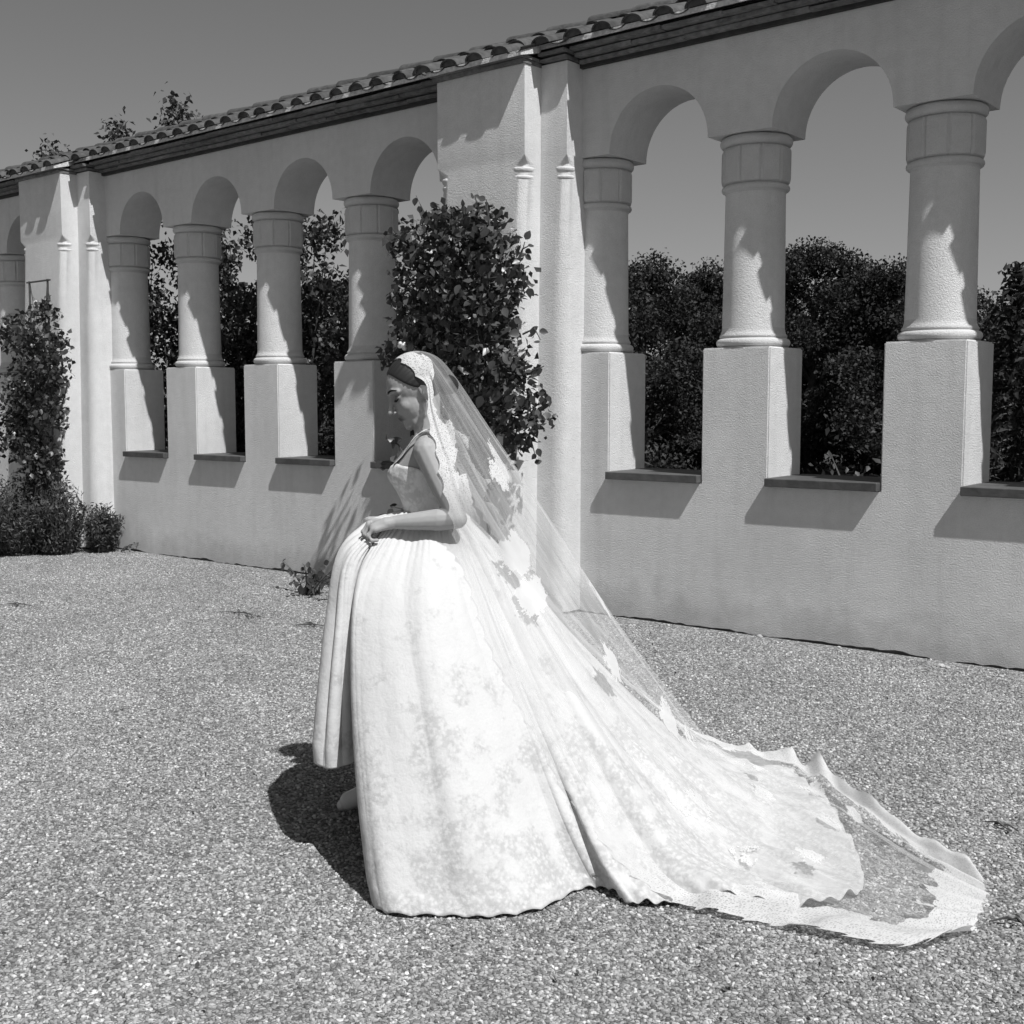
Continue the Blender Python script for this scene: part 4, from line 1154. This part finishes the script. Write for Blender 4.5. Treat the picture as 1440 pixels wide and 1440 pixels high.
V = np.zeros((NTV, NSV, 3))
for j in range(NTV):
    t = j / (NTV - 1)
    a, s_, f = cn[j], cs_[j], cf[j]
    out = np.array([0.0, 0.0, 0.0])
    hb = max(0.0, 1 - t * 6.5)                                # wrap round the head near the top
    fl = np.array([.5 * a[0] + .5 * s_[0], .78 * a[1] + .22 * s_[1], .5 * (a[2] + s_[2]) + .01])
    kk = min(1, max(0, (t - .12) / .1)) * min(1, max(0, (.72 - t) / .15))
    m1 = ((a + s_) / 2 + np.array([.018, -.030, .012]) * hb) * (1 - kk) + fl * kk
    m2 = (f + s_) / 2 + np.array([.018, .030, .012]) * hb
    V[j] = catmull([a, m1, s_, m2, f], NSV)
sv = np.linspace(0, 1, NSV)[None, :]; tv = np.linspace(0, 1, NTV)[:, None]
dn = np.gradient(V, axis=0); dsv = np.gradient(V, axis=1)
nv = np.cross(dn, dsv); ln = np.linalg.norm(nv, axis=2, keepdims=True); nv = nv / np.maximum(ln, 1e-7)
grow = np.clip((tv - .10) / .25, 0, 1) * np.clip((1.0 - tv) / .2, .45, 1)
pl = (np.sin(2 * np.pi * (8 * sv + .5 * np.sin(3 * tv))) * .6 + np.sin(2 * np.pi * (17 * sv + 1.1 * tv) + 1) * .4 + np.sin(2 * np.pi * 3 * sv + 2) * .8)
edge_calm = np.clip(np.minimum(sv, 1 - sv) * 12, .15, 1)
V = V + nv * (grow * pl * .013 * edge_calm)[..., None]
# ruffled, lifted edge of the lace where the veil lies on the ground
lying = np.clip((tv - .68) / .1, 0, 1); 
ruf = lying * (np.exp(-(1 - sv) / .10) * ((.020 + .012 * np.sin(tv * 37 + 2)) * (np.sin(tv * 118 + 1.5 * np.sin(tv * 23)) + .7 * np.sin(tv * 231 + 1 + 5 * sv)) + .020) + np.exp(-sv / .05) * .006 * np.sin(tv * 60))
V[..., 2] += ruf
V[..., 2] += lying * (.012 + .012 * np.sin(sv * 34 + tv * 20))
# keep outside the gown: push up over the skirt
tree_pts = G[:, 2:, :].reshape(-1, 3)
from mathutils.kdtree import KDTree
kd = KDTree(len(tree_pts[::3]))
for i_, p_ in enumerate(tree_pts[::3]): kd.insert(p_, i_)
kd.balance()
nflat = nrm[:, 2:, :].reshape(-1, 3)[::3]
for j in range(NTV):
    for i in range(NSV):
        p_, k_, d_ = kd.find(V[j, i])
        if d_ < .16:
            nn = nflat[k_]; q = np.dot(V[j, i] - np.array(p_), nn)
            wq = max(0.0, 1 - (i / (NSV - 1)) / .30) * min(1.0, max(0.0, (j / (NTV - 1) - .40) / .08))
            if q < .006: V[j, i] += nn * (.006 - q)
            elif wq > 0: V[j, i] += nn * (.006 - q) * wq
hl_c = HC + HM @ Vector((-.018, 0, .031)) + B0 - Vector((CAMP.x, CAMP.y, 0))
hc_uwz = np.array((hl_c.dot(Rv), hl_c.dot(Fv), hl_c.z))
ax = np.array([[a_.dot(Rv), a_.dot(Fv), a_.z] for a_ in (hf, hl, hu)])
q_ = (V - hc_uwz) @ ax.T; rad_ = np.array((.1135, .0890, .0990)); m_ = np.sqrt(((q_ / rad_) ** 2).sum(2))
q_ = np.where((m_ < 1)[..., None], q_ / np.maximum(m_, .05)[..., None], q_); V = q_ @ ax + hc_uwz
bn = np.empty(len(me2.vertices) * 3, np.float32); me2.vertices.foreach_get('normal', bn); bn = bn.reshape(-1, 3)[::4]
bw = co[::4] + np.array(B0) - np.array((CAMP.x, CAMP.y, 0))
FR = np.array([list(Rv), list(Fv), [0, 0, 1]]); bw = bw @ FR.T; bn = bn @ FR.T
kd2 = KDTree(len(bw))
for i_, p_ in enumerate(bw): kd2.insert(p_, i_)
kd2.balance()
for j in range(int(NTV * .12), int(NTV * .6)):
    for i in range(NSV):
        p_, k_, d_ = kd2.find(V[j, i])
        if d_ < .06:
            nn = bn[k_]; q = np.dot(V[j, i] - np.array(p_), nn)
            if q < .010: V[j, i] += nn * (.010 - q)
sm0 = V.copy()
for _ in range(4):
    V[1:-1, 1:-1] = .5 * V[1:-1, 1:-1] + .125 * (V[2:, 1:-1] + V[:-2, 1:-1] + V[1:-1, 2:] + V[1:-1, :-2])
V[..., 2] = np.maximum(V[..., 2], .012)
# distances from the edges in metres, for the lace borders
arc = np.concatenate([np.zeros((NTV, 1)), np.cumsum(np.linalg.norm(np.diff(V, axis=1), axis=2), axis=1)], 1)
al = np.concatenate([np.zeros((1, NSV)), np.cumsum(np.linalg.norm(np.diff(V, axis=0), axis=2), axis=0)], 0)
dist_n = arc; dist_f = arc[:, -1:] - arc; dist_e = al[-1:] - al
dist = np.minimum(np.minimum(dist_n, dist_f), dist_e)
Pv = np.array(L(0, 0, 0))[None, None] + V[..., 0:1] * np.array(Rv) + V[..., 1:2] * np.array(Fv) + V[..., 2:3] * np.array((0, 0, 1))
# scalloped outer border
ii = np.arange(NTV - 1); jj = np.arange(NSV - 1)
A = (ii[:, None] * NSV + jj[None]).ravel()
F = np.stack([A, A + 1, A + NSV + 1, A + NSV], 1)
me = np_mesh('veil', Pv.reshape(-1, 3), F, True)
for nm, dat in (('edge', dist), ('along', al), ('across', arc), ('sfrac', np.broadcast_to(sv, arc.shape)), ('lying', np.broadcast_to(lying, arc.shape))):
    at = me.attributes.new(nm, 'FLOAT', 'POINT'); at.data.foreach_set('value', dat.astype(np.float32).ravel())
def veil_mat():
    m, n, l, b = mat_base('veil_tulle')
    def A_(nm):
        a = n.new('ShaderNodeAttribute'); a.attribute_name = nm; return a.outputs['Fac']
    tc = n.new('ShaderNodeTexCoord').outputs['Object']
    cx = n.new('ShaderNodeCombineXYZ'); l.new(A_('along'), cx.inputs[0]); l.new(A_('across'), cx.inputs[1])
    big = noise(n, l, cx.outputs[0], 7.5, 3, .6)
    scal = math_n(n, l, 'ABSOLUTE', math_n(n, l, 'SINE', math_n(n, l, 'MULTIPLY', A_('along'), 13.0)))
    width = math_n(n, l, 'ADD', .070, math_n(n, l, 'ADD', math_n(n, l, 'MULTIPLY', scal, .040), math_n(n, l, 'MULTIPLY', math_n(n, l, 'SUBTRACT', big, .5), .30)))
    width = math_n(n, l, 'ADD', width, math_n(n, l, 'MULTIPLY', A_('lying'), .070))
    lowb = ramp(n, l, A_('along'), [(.50, 0.0), (.72, 1.0)]); lb = n.new('ShaderNodeSeparateColor'); l.new(lowb, lb.inputs[0])
    nearb = math_n(n, l, 'MULTIPLY', math_n(n, l, 'LESS_THAN', A_('across'), .28), math_n(n, l, 'MULTIPLY', lb.outputs[0], math_n(n, l, 'SUBTRACT', 1.0, A_('lying'))))   # the lace of the near edge thins out below the waist
    border = math_n(n, l, 'MULTIPLY', math_n(n, l, 'GREATER_THAN', width, A_('edge')), math_n(n, l, 'SUBTRACT', 1.0, math_n(n, l, 'MULTIPLY', nearb, .88)))
    # separate sprigs further in
    v1 = n.new('ShaderNodeTexVoronoi'); v1.inputs['Scale'].default_value = 3.4; l.new(cx.outputs[0], v1.inputs['Vector'])
    sprig = math_n(n, l, 'LESS_THAN', math_n(n, l, 'ADD', v1.outputs['Distance'], math_n(n, l, 'MULTIPLY', noise(n, l, cx.outputs[0], 22, 4, .7), .5)), .50)
    lace = math_n(n, l, 'MAXIMUM', border, sprig)
    # holes in the lace, threads of the tulle
    v2 = n.new('ShaderNodeTexVoronoi'); v2.feature = 'DISTANCE_TO_EDGE'; v2.inputs['Scale'].default_value = 135; l.new(cx.outputs[0], v2.inputs['Vector'])
    hole = ramp(n, l, math_n(n, l, 'ADD', v2.outputs['Distance'], math_n(n, l, 'MULTIPLY', noise(n, l, cx.outputs[0], 60, 3), .35)), [(.30, .98), (.45, .46)])
    hs = n.new('ShaderNodeSeparateColor'); l.new(hole, hs.inputs[0])
    sx1 = n.new('ShaderNodeCombineXYZ'); l.new(math_n(n, l, 'MULTIPLY', A_('sfrac'), 34.0), sx1.inputs[0]); l.new(math_n(n, l, 'MULTIPLY', A_('along'), .9), sx1.inputs[1])
    tul = math_n(n, l, 'ADD', .07, math_n(n, l, 'MULTIPLY', math_n(n, l, 'POWER', noise(n, l, sx1.outputs[0], 1.6, 4, .6), 2.2), .75))
    opac = n.new('ShaderNodeMix'); opac.data_type = 'FLOAT'; l.new(lace, opac.inputs[0]); l.new(tul, opac.inputs[2]); lowf = ramp(n, l, A_('along'), [(.50, 0.0), (.80, 1.0)]); ls = n.new('ShaderNodeSeparateColor'); l.new(lowf, ls.inputs[0])
    hm = n.new('ShaderNodeMix'); l.new(math_n(n, l, 'MULTIPLY', ls.outputs[0], math_n(n, l, 'SUBTRACT', 1.0, math_n(n, l, 'MULTIPLY', A_('lying'), .75))), hm.inputs[0]); l.new(hs.outputs[0], hm.inputs[2]); hm.inputs[3].default_value = .86
    l.new(hm.outputs[0], opac.inputs[3])
    d = n.new('ShaderNodeBsdfDiffuse'); d.inputs[0].default_value = (.77, .77, .77, 1)
    tr = n.new('ShaderNodeBsdfTranslucent'); tr.inputs[0].default_value = (.77, .77, .77, 1)
    mx = n.new('ShaderNodeMixShader'); mx.inputs[0].default_value = .4; l.new(d.outputs[0], mx.inputs[1]); l.new(tr.outputs[0], mx.inputs[2])
    tp = n.new('ShaderNodeBsdfTransparent')
    outer = math_n(n, l, 'GREATER_THAN', A_('edge'), math_n(n, l, 'MULTIPLY', math_n(n, l, 'ABSOLUTE', math_n(n, l, 'SINE', math_n(n, l, 'MULTIPLY', A_('along'), 42.0))), .013))   # small scallops along the cut edge
    mo = n.new('ShaderNodeMixShader'); l.new(math_n(n, l, 'MULTIPLY', opac.outputs[0], outer), mo.inputs[0]); l.new(tp.outputs[0], mo.inputs[1]); l.new(mx.outputs[0], mo.inputs[2])
    l.new(mo.outputs[0], n['Material Output'].inputs[0])
    return m
M['veil'] = veil_mat(); me.materials.append(M['veil'])
link_mesh('veil', me, None, PERSON)
